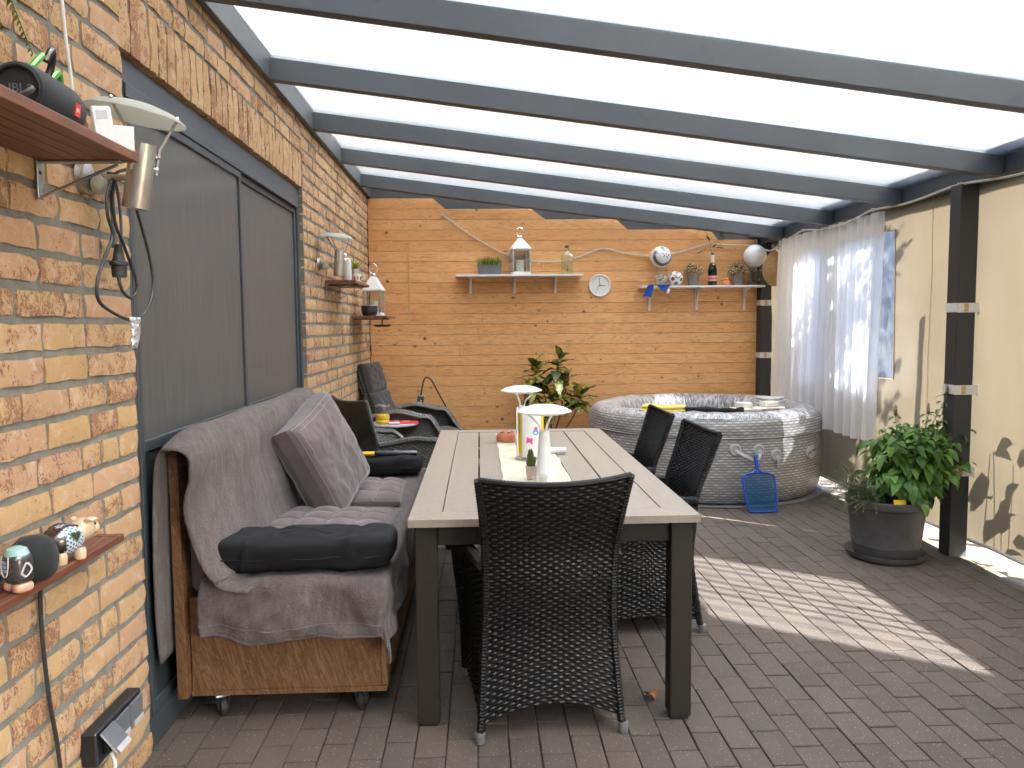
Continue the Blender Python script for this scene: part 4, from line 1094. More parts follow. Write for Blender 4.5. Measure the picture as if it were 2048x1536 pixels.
# blue skimmer net leaning on the spa
nt_=thing('skimmer_net','blue pool skimmer net leaning against the front of the spa','net',(2.07,5.45,0))
A=Vector((0,.02,.0));Bv=Vector((-.012,.115,.30));ax=(Bv-A).normalized();sx=Vector((1,.05,0))
def npt(s,t):return A+sx*s+ax*t
out=[(-.085,.012),(.085,.012),(.108,.035),(.122,.24),(.10,.285),(.03,.30),(-.03,.30),(-.10,.285),(-.122,.24),(-.108,.035)]
fr_=spline([npt(*p) for p in out+[out[0]]],4)[:-1]
b=MB();b.tube(fr_,.0075,7,closed=True);b.build('net_frame',M['blue'],nt_)
b=MB();c0=npt(0,.15);b.add([tuple(p) for p in fr_]+[tuple(c0+Vector((0,.02,0)))],[(i,(i+1)%len(fr_),len(fr_)) for i in range(len(fr_))]);b.build('netting',M['net'],nt_,80)
b=MB();b.tube([npt(-.035,.30),npt(0,.325)],.008,8);b.tube([npt(.035,.30),npt(0,.325)],.008,8);b.tube([npt(0,.315),npt(0,.35),npt(-.003,.42)],[.013,.0145,.0135],12);b.build('handle_socket',M['blue'],nt_)

# leaves
def leafmesh(name,L,W,mat_,fold=.25,curl=.3,nv=7,nu=3,tip=.6,wave=0,seed=0):
    def fn(u,v):
        q=2*u-1;wd=W/2*(math.sin(math.pi*min(1,v**tip*.98+.02))**.75);y=L*v
        z=-curl*L*v*v+fold*abs(q)*wd+wave*math.sin(v*14+seed+q)*abs(q)
        return (q*wd,y*(1-.08*curl*v),z)
    b=MB();b.grid(nu,nv,fn,uv=lambda u,v:(u,v));return b.mesh(name,mat_,80)
def orient(d,rollr=None):
    d=Vector(d).normalized();u_=Vector((0,0,1)) if abs(d.z)<.95 else Vector((1,0,0))
    s=d.cross(u_).normalized();n=s.cross(d);m_=Matrix((s,d,n)).transposed()
    if rollr is not None:m_=m_@Matrix.Rotation(rollr,3,'Y')
    return m_
def joinleaves(name,meshes,plc,mat_,parent):
    vs=[];fs=[];col=[];uvs=[]
    for me,loc,m3,s in plc:
        b0=len(vs);r=random.random()
        for v in me.vertices:vs.append(tuple(Vector(loc)+m3@(v.co*s)));col.append(r)
        for p in me.polygons:fs.append(tuple(i+b0 for i in p.vertices))
    me=bpy.data.meshes.new(name);me.from_pydata(vs,[],fs);me.materials.append(mat_)
    at=me.attributes.new('rnd','FLOAT','POINT');at.data.foreach_set('value',col)
    me.polygons.foreach_set('use_smooth',[True]*len(me.polygons));me.update();return link(name,me,parent)
def leafobj(name,me,parent,loc,m3,s):
    o=link(name,me,parent,loc);o.rotation_euler=m3.to_euler();o.scale=(s,s,s);return o

# big planter with basil and thyme
pt=thing('planter','round dark grey plastic planter on a saucer holding bushy basil and thyme','planter',(2.41,4.40,0))
b=MB();b.lathe([(0,.004),(.19,.004),(.205,.012),(.222,.04),(.226,.042),(.226,.036),(.212,.008),(.19,0),(0,0)],48);b.build('saucer',M['potg'],pt)
b=MB();b.lathe([(0,.012),(.172,.012),(.180,.03),(.185,.075),(.189,.079),(.188,.085),(.192,.089),(.191,.095),(.213,.31),(.216,.314),(.226,.318),(.232,.345),(.232,.358),(.222,.362),(.214,.352),(.208,.33),(0,.33)],56);b.build('pot',M['potg'],pt)
b=MB();b.lathe([(0,.338),(.15,.336),(.209,.331)],32);b.build('soil',M['soil'],pt)
b=MB();b.box(-.035,.035,-.001,.001,-.03,.03,M=T(-.03,-.20,.355)@RX(R(-15)));b.build('plant_label',M['yelp'],pt,0)
random.seed(21)
bl_m=[leafmesh('leaf',.060,.037,M['basil'],.35,.35+.15*k,7,3,.75) for k in range(4)]+[leafmesh('leaf',.075,.046,M['basil'],.30,.55+.2*k,7,3,.75) for k in range(3)]
stems=MB();plc=[];spk=[]
tops=[]
for i in range(46):
    a=random.uniform(0,6.28);rr=.17*math.sqrt(random.random());bx,by=.02+rr*math.cos(a)*.8+.03,rr*math.sin(a)*.8
    lean=random.uniform(.3,1.0);hx=bx*1.3+.12+random.gauss(0,.085);hy=by*1.5+random.gauss(0,.06);hz=.33+random.uniform(.20,.46)
    if i<4:hx,hy,hz=[(.345,.0,.955),(.20,-.06,.85),(.04,.0,.835),(.36,.05,.83)][i]
    hx=max(-.10,min(.44,hx));p0=Vector((bx,by,.33));p2=Vector((hx,hy,hz));p1=p0.lerp(p2,.5)+Vector((0,0,.04))+Vector((random.uniform(-.03,.03),random.uniform(-.03,.03),0))
    S_=spline([p0,p1,p2],7);stems.tube(S_,[.0038-.0018*k/len(S_) for k in range(len(S_))],5)
    nn=len(S_)
    for k in range(3,nn):
        t=k/(nn-1)
        for s in(0,1):
            an=k*1.57+s*math.pi+random.uniform(-.4,.4);el=random.uniform(-.35,.45)-(.35 if t<.7 else 0)
            d=Vector((math.cos(an)*math.cos(el),math.sin(an)*math.cos(el),math.sin(el)))
            sc=random.uniform(.75,1.25)*(1.1-.55*t if i<4 else 1.12-.3*t)
            plc.append((random.choice(bl_m),S_[k]+d*.012,orient(d,random.uniform(-.5,.5)),sc))
    if i<4 or random.random()<.2: spk.append(p2)
for i in range(150):   # low outer leaves that hang over the rim
    a=random.uniform(0,6.28);h=random.random();r=random.uniform(.14,.25)*(1-.2*h)
    p=Vector((.07+r*math.cos(a)*1.1,r*math.sin(a)*.9,.34+.38*h));d=Vector((math.cos(a),math.sin(a),random.uniform(-.9,.1)))
    if p.x<-.11:continue
    plc.append((random.choice(bl_m),p,orient(d,random.uniform(-.4,.4)),random.uniform(.9,1.35)))
stems.build('stems',M['gstem'],pt)
plc.sort(key=lambda q:q[1].y)
for q in plc[:290]: leafobj('leaf',q[0],pt,q[1],q[2],q[3])
stuff(joinleaves('inner_leaves',bl_m,plc[290:],M['basil'],pt))
fl=MB()
for p in spk:
    fl.tube([p,p+Vector((.004,0,.03)),p+Vector((0,.003,.075))],.0018,5)
    for k in range(7):
        for s in range(4):
            a=s*1.57+k*.8;fl.ball(p+Vector((.007*math.cos(a),.007*math.sin(a),.012+k*.009)),.0042*(1.1-k*.08),6,4)
stuff(fl.build('flower_spikes',M['flow'],pt))
random.seed(5);hl=leafmesh('leaf',.014,.004,M['herb'],.2,.1,3,2,.8);plc=[];hs_=MB()
for i in range(120):
    a=random.uniform(1.9,4.6);l=random.uniform(.12,.27);el=random.uniform(.05,1.1);p0=Vector((-.11+random.uniform(-.05,.05),random.uniform(-.12,.1),.335))
    d=Vector((math.cos(a)*math.cos(el),math.sin(a)*math.cos(el)*.8,math.sin(el)));S_=spline([p0,p0+d*l*.5+Vector((0,0,.02)),p0+d*l+Vector((0,0,-.035*(1-el)))],7)
    hs_.tube(S_,.0011,4)
    for k in range(1,len(S_)):
        for s in range(4):
            dd=Vector((random.gauss(0,1),random.gauss(0,1),random.gauss(.2,.8)));plc.append((hl,S_[k],orient(dd),random.uniform(.7,1.3)))
hs_.build('herb_stems',M['stem'],pt);stuff(joinleaves('thyme',[hl],plc,M['herb'],pt))

# croton by the plank wall
cr=thing('croton_plant','tall croton with green and yellow leaves standing before the plank wall','plant',(.66,7.22,0))
b=MB();b.lathe([(0,0),(.12,0),(.155,.26),(.165,.265),(.165,.28),(.15,.28),(.145,.25),(0,.25)],32);b.build('pot',M['taupe'],cr)
b=MB();b.lathe([(0,.256),(.146,.251)],24);b.build('soil',M['soil'],cr)
random.seed(14)
cl=[leafmesh('leaf',.185,.088,M['croton'],.20,.28+.12*k,8,4,.66,.006,k) for k in range(5)]
b=MB();heads=[]
for (x,y,z,bend) in((.10,0,1.19,-.02),(-.14,.02,1.10,-.06),(-.18,.05,.90,-.08),(.29,-.02,.84,.1),(.02,-.08,.82,.0),(-.16,-.06,.68,-.06),(.14,.05,.97,.05)):
    S_=spline([(x*.1,y*.3,.25),(x*.45+bend,y*.6,.25+(z-.25)*.5),(x,y,z-.08)],6);b.tube(S_,[.008-.004*k/len(S_) for k in range(len(S_))],6);heads.append((S_,z))
b.build('stems',M['stem'],cr)
for S_,z in heads:
    n=22 if z>1.0 else 18
    for k in range(n):
        t=k/(n-1);p=S_[-1]-(S_[-1]-S_[-5])*min(1,(1-t)*1.0)*.9;a=k*2.4+random.uniform(-.3,.3);el=lerp(-.35,1.15,t)
        d=Vector((math.cos(a)*math.cos(el),math.sin(a)*math.cos(el),math.sin(el)));leafobj('leaf',random.choice(cl),cr,p,orient(d,random.uniform(-.4,.4)),random.uniform(.85,1.22)*(1-.22*t))
# ------------------------------------------------------------------ wall shelves and what stands on them
def sphpatch(b,c,Rr,d,pts,rot=0,lift=1.006,rings=3,mi=0):
    d=Vector(d).normalized();m_=orient(d);s=m_@Vector((1,0,0));n=m_@Vector((0,0,1))
    cr_,sr_=math.cos(rot),math.sin(rot);V=[];F=[];N=len(pts)
    def pr(x,y):
        x,y=x*cr_-y*sr_,x*sr_+y*cr_;return Vector(c)+(d+s*x+n*y).normalized()*Rr*lift
    V.append(pr(0,0))
    for k in range(1,rings+1):
        for x,y in pts:V.append(pr(x*k/rings,y*k/rings))
    for i in range(N):F.append((0,1+i,1+(i+1)%N))
    for k in range(rings-1):
        for i in range(N):F.append((1+k*N+i,1+(k+1)*N+i,1+(k+1)*N+(i+1)%N,1+k*N+(i+1)%N))
    return b.add(V,F,mi)
def sphband(b,c,Rr,dirs,wd,lift=1.005,mi=0):
    D=spline([Vector(d).normalized() for d in dirs],6);V=[];F=[]
    for i,d in enumerate(D):
        d=d.normalized();t=(D[min(i+1,len(D)-1)]-D[max(0,i-1)]).normalized();s=d.cross(t).normalized()
        for k in(-1,-.33,.33,1):V.append(Vector(c)+(d+s*wd*k).normalized()*Rr*lift)
    for i in range(len(D)-1):
        for k in range(3):F.append((i*4+k,i*4+k+1,i*4+k+5,i*4+k+4))
    return b.add(V,F,mi)
ngon=lambda n,r,o=0:[(r*math.cos(2*math.pi*i/n+o),r*math.sin(2*math.pi*i/n+o)) for i in range(n)]
def star(n,r1,r2,o=0):
    return [((r1 if i%2==0 else r2)*math.cos(math.pi*i/n+o),(r1 if i%2==0 else r2)*math.sin(math.pi*i/n+o)) for i in range(2*n)]
def wshelf(label,x0,x1,z,brx,drop,dep=.225):
    t=thing('wall_shelf',label,'shelf',(x0,7.638,z),0,'white wall shelves')
    b=MB();b.box(0,x1-x0,-dep,-.002,-.018,0,.0015);b.build('board',M['wpaint'],t,20)
    for bx in brx:
        b=MB();xx=bx-x0
        b.box(xx-.013,xx+.013,-.005,-.0015,-drop,-.0185,.001);b.box(xx-.013,xx+.013,-dep*.86,-.005,-.0235,-.0185,.001)
        b.add([(xx-.002,-.005,-.0235),(xx-.002,-dep*.75,-.0235),(xx-.002,-.06,-.055),(xx-.002,-.005,-drop*.85),(xx+.002,-.005,-.0235),(xx+.002,-dep*.75,-.0235),(xx+.002,-.06,-.055),(xx+.002,-.005,-drop*.85)],[(0,1,2,3),(7,6,5,4),(0,4,5,1),(1,5,6,2),(2,6,7,3)])
        bo=b.build('bracket',M['wpaint'],t,20)
        b=MB()
        for zz in(-drop*.5,-drop*.82):b.lathe([(0,.0),(.0045,0),(.0035,.002),(0,.0025)],10,M=T(xx,-.005,zz)@RX(R(90)))
        b.build('screw_heads',M['zinc'],bo)
    return t
wshelf('upper left white wall shelf with lantern on the plank wall',-.224,1.005,1.885,(-.085,.35,.755),.175)
wshelf('right white wall shelf with footballs and bottle on the plank wall',1.58,2.79,1.768,(1.70,2.175,2.66),.235)
# grass planter
t=thing('grass_box','small grey rectangular planter of artificial grass on the left wall shelf','plant',(.103,7.53,1.8855))
b=MB();b.add([(x*(.118 if z else .108),y*(.05 if z else .045),z) for z in(0,.092) for x,y in((-1,-1),(1,-1),(1,1),(-1,1))]+[(x*.112,y*.045,.088) for x,y in((-1,-1),(1,-1),(1,1),(-1,1))],[(3,2,1,0),(0,1,5,4),(1,2,6,5),(2,3,7,6),(3,0,4,7),(4,5,9,8),(5,6,10,9),(6,7,11,10),(7,4,8,11),(8,9,10,11)]);b.box(-.121,.121,-.053,-.049,.086,.096);b.build('box',M['grey_p'],t,20)
random.seed(31);gl=leafmesh('blade',.11,.007,M['grass'],.1,.25,5,2,.35);plc=[]
for i in range(330):
    cx=random.choice((-.055,.055));p=Vector((cx+random.gauss(0,.03),random.gauss(0,.018),.088));p.x=max(-.108,min(.108,p.x));d=Vector(((p.x-cx)*7+random.gauss(0,.25),random.gauss(0,.3),1.3));plc.append((gl,p,orient(d,random.uniform(-3,3)),random.uniform(.55,1.0)))
stuff(joinleaves('grass',[gl],plc,M['grass'],t))
def lantern(label,loc,w,hb,hr,rz=0):
    t=thing('lantern',label,'lantern',loc,rz,'white metal lanterns');h=w/2
    b=MB();b.box(-h,h,-h,h,0,.012,.002);b.box(-h*.9,h*.9,-h*.9,h*.9,.012,.028,.002);b.build('base',M['wpaint'],t,20)
    pm_=MB();pm_.box(-.007,.007,-.007,.007,.0282,hb,.001);me=pm_.mesh('post',M['zinc'],20)
    for sx in(-1,1):
        for sy in(-1,1):link('post',me,t,(sx*(h-.011),sy*(h-.011),0))
    g_=MB();g_.box(-h+.019,h-.019,-.001,.001,.03,hb-.002);gm=g_.mesh('pane',M['glass'],0)
    for k in range(4):o=link('pane',gm,t);o.matrix_local=RZ(k*math.pi/2)@T(0,-(h-.011),0)
    b=MB();b.box(-h-.003,h+.003,-h-.003,h+.003,hb+.0002,hb+.016,.002);e=h+.001;k=.2
    b.add([(-e,-e,hb+.016),(e,-e,hb+.016),(e,e,hb+.016),(-e,e,hb+.016),(-e*k,-e*k,hb+hr),(e*k,-e*k,hb+hr),(e*k,e*k,hb+hr),(-e*k,e*k,hb+hr)],[(0,1,5,4),(1,2,6,5),(2,3,7,6),(3,0,4,7),(4,5,6,7)]);b.build('roof',M['wpaint'],t,20)
    b=MB();b.lathe([(.02,hb+hr-.004),(.022,hb+hr+.012),(.016,hb+hr+.02),(0,hb+hr+.021)],16);b.build('cap',M['zinc'],t)
    b=MB();cz=hb+hr+.06;b.tube([(.036*math.cos(a),0,cz+.044*math.sin(a)) for a in [R(-110)+R(40)+i*R(320)/30+R(0) for i in range(31)]],.0042,8);b.build('handle_ring',M['chrome'],t)
    b=MB();b.lathe([(0,.0285),(h*.42,.0285),(h*.42,.0285+hb*.48),(h*.38,.03+hb*.48),(0,.028+hb*.47)],24);b.build('candle',M['candle'],t)
    return t
lantern('white metal lantern with candle on the left wall shelf',(.401,7.525,1.8855),.185,.238,.115,R(8))
lantern('white metal lantern on the lower corner shelf at the brick wall',(-.92,6.78,1.487),.165,.215,.135,R(-6))
t=thing('glass_bottle','empty clear square glass bottle with cork on the left wall shelf','bottle',(.861,7.53,1.8855))
def sq(u,v,prof=((.045,0),(.056,.004),(.058,.02),(.058,.17),(.054,.19),(.030,.215),(.022,.225),(.021,.262),(.024,.263),(.024,.272),(.018,.272))):
    i=v*(len(prof)-1);k=min(int(i),len(prof)-2);f=i-k;r=lerp(prof[k][0],prof[k+1][0],f);z=lerp(prof[k][1],prof[k+1][1],f);a=2*math.pi*u;e=.45 if z<.2 else 1
    s=lambda x:math.copysign(abs(x)**e,x);return (r*s(math.cos(a)),r*.8*s(math.sin(a)),z)
b=MB();b.grid(40,11,sq,cu=True);b.build('bottle_body',M['bottle'],t,50)
b=MB();b.lathe([(0,.262),(.017,.262),(.019,.285),(0,.286)],14);b.build('cork',M['grey_p'],t)
b=MB();b.tube([(-.008,-.046,.035),(-.004,-.047,.05),(.004,-.047,.06),(-.003,-.047,.075),(.002,-.047,.09)],.0035,6);b.ball((0,-.047,.04),.009,8,6,sc=(1,.3,1.2));b.build('emblem',M['ink'],t)
# wall clock
ck=thing('wall_clock','round white wall clock between the two shelves on the plank wall','clock',(1.198,7.638,1.785))
Mx=RX(R(90))
b=MB();b.lathe([(.108,0),(.110,.004),(.110,.022),(.106,.026),(.098,.024),(.096,.012)],48,M=Mx);b.build('rim',M['white'],ck)
b=MB();b.lathe([(0,.012),(.097,.012)],48,M=Mx);b.build('dial',M['clockf'],ck)
for i in range(12):
    a=R(90-30*(i+1));tm=textmesh(str(i+1),.020,.0002,M['ltgrey']);o=link('numeral',tm,ck);o.matrix_local=T(.078*math.cos(a),-.0128,.078*math.sin(a))@RX(R(90))
for a,l,wd,nm in((R(94),.072,.0045,'minute_hand'),(R(-3),.052,.0055,'hour_hand'),(R(-124),.075,.002,'second_hand')):
    b=MB();d=Vector((math.cos(a),0,math.sin(a)));y={'minute_hand':-.0155,'hour_hand':-.0145,'second_hand':-.0165}[nm];b.bar(Vector((0,y,0))-d*.012,Vector((0,y,0))+d*l,wd,.0006,upv=(0,1,0));b.build(nm,M['grey_p'],ck,0)
b=MB();b.lathe([(0,.0185),(.005,.0185),(.005,.013)],12,M=Mx);b.build('hub',M['grey_p'],ck)
# yellow ruler
o=MB();o.box(-.007,.007,-.003,0,-.64,0,.0005);t=thing('tape_strip','narrow yellow measuring strip hanging on the plank wall left of the shelf','ruler',(-.692,7.637,2.19));o.build('strip',M['ruler'],t,0)
b=MB();b.box(-.008,.008,-.004,0,-.668,-.641);b.build('end_clip',M['zinc'],t,0);b=MB();b.ball((0,-.004,.004),.005,8,6);b.build('nail',M['terra'],t)
# right shelf
zs=1.7685
t=thing('glass_jar','clear bulbous glass jar under the white and grey football','jar',(1.795,7.53,zs))
b=MB();b.lathe([(0,.002),(.055,.002),(.066,.02),(.072,.06),(.068,.10),(.055,.13),(.052,.16),(.058,.185),(.054,.186)],28);b.build('jar_body',M['glass'],t)
random.seed(2);b=MB()
for i in range(60):
    a=random.uniform(0,6.28);r=.05*math.sqrt(random.random());b.ball((r*math.cos(a),r*math.sin(a),random.uniform(.014,.10)),random.uniform(.008,.014),7,5,sc=(1,1,.7))
stuff(b.build('shells',M['cream'],t))
t=thing('football','white and grey football resting on a glass jar on the right shelf','ball',(1.787,7.53,zs+.284));c=(0,0,0);r=.104
b=MB();b.ball(c,r,40,24);b.build('ball_skin',M['ballw'],t,80)
D0=(.28,-.93,.22)
b=MB();sphpatch(b,c,r,D0,ngon(6,.46,.3));sphband(b,c,r,[(.16,-.9,.48),(.05,-.70,.75),(-.05,-.45,.95)],.15);b.build('dark_panel',M['ballg'],t,80)
b=MB();sphpatch(b,c,r,(-.70,-.64,.38),ngon(5,.42,.9));sphband(b,c,r,[(-.80,-.60,.2),(-.72,-.68,-.25),(-.45,-.68,-.62),(-.05,-.66,-.80),(.35,-.66,-.72),(.66,-.60,-.5),(.86,-.46,-.1),(.90,-.40,.25)],.17);b.build('grey_band',M['ballg'],t,80)
b=MB();sphpatch(b,c,r,D0,ngon(18,.21),0,1.010);b.build('emblem_disc',M['ballw'],t,80)
b=MB();sphpatch(b,c,r,D0,star(3,.14,.06,.5),0,1.013);b.build('emblem_mark',M['ballg'],t,80)
t=thing('small_football','small red, white and dark patterned football on the right shelf','ball',(1.926,7.50,zs+.071));r=.071
b=MB();b.ball(c,r,36,20);b.build('ball_skin',M['ballw'],t,80)
dirs=[(-.55,-.78,-.05),(.60,-.74,-.15),(.1,-.6,.85),(-.7,-.3,.65),(.75,-.3,.6),(-.1,-.75,-.75),(.95,.1,-.3),(-.95,.1,-.2)]
b=MB()
for i,d in enumerate(dirs[:3]+dirs[6:]):sphpatch(b,c,r,d,star(5,.36,.22,i*.5),0,1.006)
b.build('red_patch',M['ballr'],t,80)
b=MB();sphband(b,c,r,[(-.45,-.75,.45),(-.15,-.97,.12),(.2,-.96,.05),(.5,-.72,.45)],.07,1.008);sphpatch(b,c,r,dirs[5],ngon(6,.35),0,1.008);sphpatch(b,c,r,dirs[3],ngon(5,.25),0,1.008);sphpatch(b,c,r,dirs[4],ngon(5,.25),0,1.008);b.build('dark_patch',M['ballg'],t,80)
b=MB();sphpatch(b,c,r,(0,-.9,.42),ngon(8,.24),0,1.011);b.build('blue_patch',M['ballb'],t,80)
def posy(label,x,seed):
    t=thing('flower_pot',label,'plant',(x,7.52,zs),0,'taupe pots of small white flowers')
    b=MB();b.lathe([(0,0),(.046,0),(.062,.105),(.064,.106),(.064,.112),(.058,.112),(.055,.1),(0,.1)],28);b.build('pot',M['taupe'],t)
    random.seed(seed);lm_=leafmesh('leaf',.022,.010,M['flow'],.2,.2,3,2,.7);plc=[];fl_=MB()
    for i in range(420):
        a=random.uniform(0,6.28);e=math.asin(random.uniform(-.15,1));rr=.098*random.uniform(.55,1.04);d=Vector((math.cos(a)*math.cos(e),math.sin(a)*math.cos(e),math.sin(e)*.9));p=d*rr+Vector((0,0,.125));plc.append((lm_,p,orient(d+Vector((random.gauss(0,.5),random.gauss(0,.5),random.gauss(0,.5)))),random.uniform(.8,1.4)))
        if i%6==0 and e>-.05:fl_.ball(d*.104+Vector((0,0,.125)),random.uniform(.004,.0075),6,4,sc=(1,1,.7))
    stuff(joinleaves('foliage',[lm_],plc,M['flow'],t));stuff(fl_.build('blossoms',M['petal'],t))
posy('taupe pot of small white flowers left of the dark bottle',2.106,4);posy('taupe pot of small white flowers right of the dark bottle',2.55,9)
t=thing('sparkling_wine_bottle','dark green bottle with pink label holding a white flower on the right shelf','bottle',(2.298,7.52,zs))
b=MB();b.lathe([(0,0),(.040,0),(.043,.006),(.043,.155),(.037,.19),(.018,.235),(.0155,.25)],32);b.build('bottle_body',M['champ'],t)
b=MB();b.lathe([(.0440,.045),(.0440,.098)],32);b.build('label',M['foil'],t)
b=MB();b.lathe([(.0448,.066),(.0448,.078)],32);b.build('label_print',M['red'],t)
b=MB();b.lathe([(.0195,.233),(.0165,.252),(.0165,.292),(.019,.293),(.019,.302),(0,.303)],24);b.build('foil',M['foilw'],t)
b=MB();b.lathe([(.0225,.224),(.0205,.236)],24);b.build('foil_band',M['gold'],t);b=MB();b.ball((0,-.029,.205),.011,12,8,sc=(1,.3,1));b.build('seal',M['gold'],t)
b=MB();b.lathe([(0,.3032),(.0165,.3032),(.0165,.318),(0,.319)],18);b.build('stopper',M['black'],t)
ft=thing('cut_flower','white flower on a leafy stem rising from the dark bottle','flower',(2.298,7.525,zs+.32))
S_=spline([(0,0,-.02),(-.02,.0,.05),(-.035,0,.13),(-.055,0,.19),(-.08,-.01,.215)],6);b=MB();b.tube(S_,.003,6);b.tube(spline([S_[9],(.03,-.01,.10),(.06,-.02,.12)],4),.002,5);b.tube(spline([S_[14],(.02,-.01,.16),(.065,-.02,.17)],4),.002,5);b.tube(spline([S_[5],(-.05,-.01,.03),(-.09,-.02,.02)],4),.002,5);b.build('stalk',M['gstem'],ft)
ol=leafmesh('leaf',.075,.026,M['olive'],.2,.2,6,3,.7);random.seed(8)
for p,d in (((.06,-.02,.17),(.9,0,.5)),((.05,-.02,.165),(.8,-.3,.9)),((.06,-.02,.165),(1,-.1,0)),((.055,-.02,.12),(.9,0,.2)),((.04,-.02,.115),(.7,0,-.5)),((.02,-.01,.09),(.6,-.2,.8)),((-.09,-.02,.02),(-1,0,-.2)),((-.08,-.02,.02),(-.6,-.2,.5)),((.0,0,.05),(.5,-.2,.7)),((-.03,0,.12),(-.4,-.3,.6)),((.02,-.01,.16),(.3,0,.9)),((.03,-.01,.05),(.9,-.2,.1))): leafobj('leaf',ol,ft,p,orient(d,random.uniform(-.6,.6)),random.uniform(.75,1.1))
pl_=leafmesh('petal',.04,.028,M['petal'],.2,-.4,4,3,.8)
for i in range(13):
    a=i*2.4;e=.2+.07*i;leafobj('petal',pl_,ft,(-.08,-.01,.215),orient((math.cos(a)*math.cos(e),math.sin(a)*math.cos(e),math.sin(e))),1-.03*i)
t=thing('rubber_duck','small orange rubber figure on the right shelf between bottle and flower pot','figurine',(2.43,7.49,zs))
b=MB();superell(b,.034,.030,.026,.8,.9,nu=20,nv=12,M=T(0,0,.026));b.build('body',M['duck'],t);b=MB();b.ball((0,-.004,.060),.020,16,10);b.build('head',M['duck'],t);b=MB();b.ball((0,-.024,.058),.008,10,6,sc=(1.2,1,.5));b.build('beak',M['duck'],t)
for s in(-1,1):
    b=MB();b.ball((s*.03,-.004,.032),.014,10,8,sc=(.5,.9,1));b.build('wing',M['duck'],t)
t=thing('pebble_vase','square clear glass vase with pebbles under the globe lamp','vase',(2.722,7.52,zs))
b=MB();b.box(-.057,.057,-.057,.057,0,.006);b.box(-.057,-.053,-.057,.057,.006,.185);b.box(.053,.057,-.057,.057,.006,.185);b.box(-.0528,.0528,-.057,-.053,.006,.185);b.box(-.0528,.0528,.053,.057,.006,.185);b.build('glass_body',M['glass'],t,0)
random.seed(6);b=MB()
for i in range(110):b.ball((random.uniform(-.042,.042),random.uniform(-.042,.042),random.uniform(.016,.15)),random.uniform(.007,.012),7,5,sc=(1,1,.75))
stuff(b.build('pebbles',M['grey_p'],t))
t=thing('globe_lamp','white globe lamp resting on a glass vase at the right shelf end','lamp',(2.722,7.52,zs+.290))
b=MB();b.ball((0,0,0),.11,40,24);b.build('globe',M['lampw'],t,80);b=MB();sphpatch(b,(0,0,0),.11,(.02,-.93,.36),[(-.16,-.03),(.16,-.03),(.16,.03),(-.16,.03)],0,1.003);b.build('marking',M['ink'],t)
b=MB();b.lathe([(.052,-.108),(.045,-.095)],20);b.build('collar',M['white'],t)
bt=thing('blue_bunting','blue pennant cloth hanging over the left end of the right shelf','bunting',(1.62,7.41,zs))
b=MB();b.grid(9,9,lambda u,v:((lerp(.01,.075,u)-.05*v*(1-u*.3)),-.004-.008*v-.006*math.sin(v*5+u*4),.002-.115*v+.01*math.sin(u*3)));b.build('pennant',M['bluec'],bt,80)
b=MB();b.grid(11,9,lambda u,v:(lerp(.10,.235,u+(.5-u)*v*.8),-.004-.006*math.sin(u*5+v*4)-.006*v,.003-.055*v));b.build('pennant',M['bluec'],bt,80)
b=MB();b.grid(9,5,lambda u,v:(lerp(.06,.24,u),lerp(-.003,.10,v),.004+.006*abs(nz(u*6,v*6))));b.build('pennant',M['bluec'],bt,80)
b=MB();b.grid(4,7,lambda u,v:(.205+.02*u-.01*v,-.016-.004*v,-.03-.045*v));b.build('ribbon',M['paper'],bt,80)
# straw hat on the back post
ht=thing('straw_hat','pear-shaped straw hat hanging beside the back post','hat',(2.832,7.33,1.93))
def hat(k,a,h):
    q=math.sin(a);w_=.112*k*(1-.30*max(0,q)**1.5);return (w_*math.cos(a),-.02-h,(.175 if q>0 else .155)*k*q-.02)
b=MB()
for i in range(16):
    k=(i+1)/16;h=.055*(1-k*k)+.008
    b.tube([hat(k,2*math.pi*j/48,h) for j in range(48)],.0062,6,closed=True)
stuff(b.build('straw_braid',M['straw'],ht))
b=MB();b.grid(48,8,lambda u,v:hat(v,6.2832*u,.055*(1-v*v)),cu=True);b.build('crown',M['straw'],ht,80)
b=MB();b.tube(spline([(0,-.03,.15),(.004,-.02,.19),(-.008,.0,.22),(-.02,-.02,.20),(0,-.03,.155)],5),.0035,6);b.build('hanging_loop',M['straw'],ht)

# black cable with breaker box against the plank wall
t=thing('extension_cable','black cable with a safety switch box looping behind the recliner','cable',(0,0,0))
b=MB();b.tube(spline([(-.60,7.42,.45),(-.588,7.42,.60),(-.575,7.42,.72),(-.562,7.42,.80),(-.545,7.42,.87),(-.521,7.42,.902),(-.48,7.42,.885),(-.446,7.42,.829),(-.39,7.42,.72),(-.333,7.42,.609),(-.29,7.4,.50)],5),.0075,8);b.build('cord',M['rubber'],t)
b=MB();b.box(-.032,.032,-.02,.02,-.075,.065,.012,M=T(-.583,7.415,.665)@RY(R(12)));bx=b.build('switch_box',M['rubber'],t)
b=MB();b.box(-.007,.007,-.023,-.0195,-.008,.006,M=T(-.578,7.415,.655)@RY(R(12)));b.build('test_button',M['red'],bx,0);b=MB();b.box(-.007,.007,-.023,-.0195,.016,.030,M=T(-.578,7.415,.655)@RY(R(12)));b.build('reset_button',M['white'],bx,0)

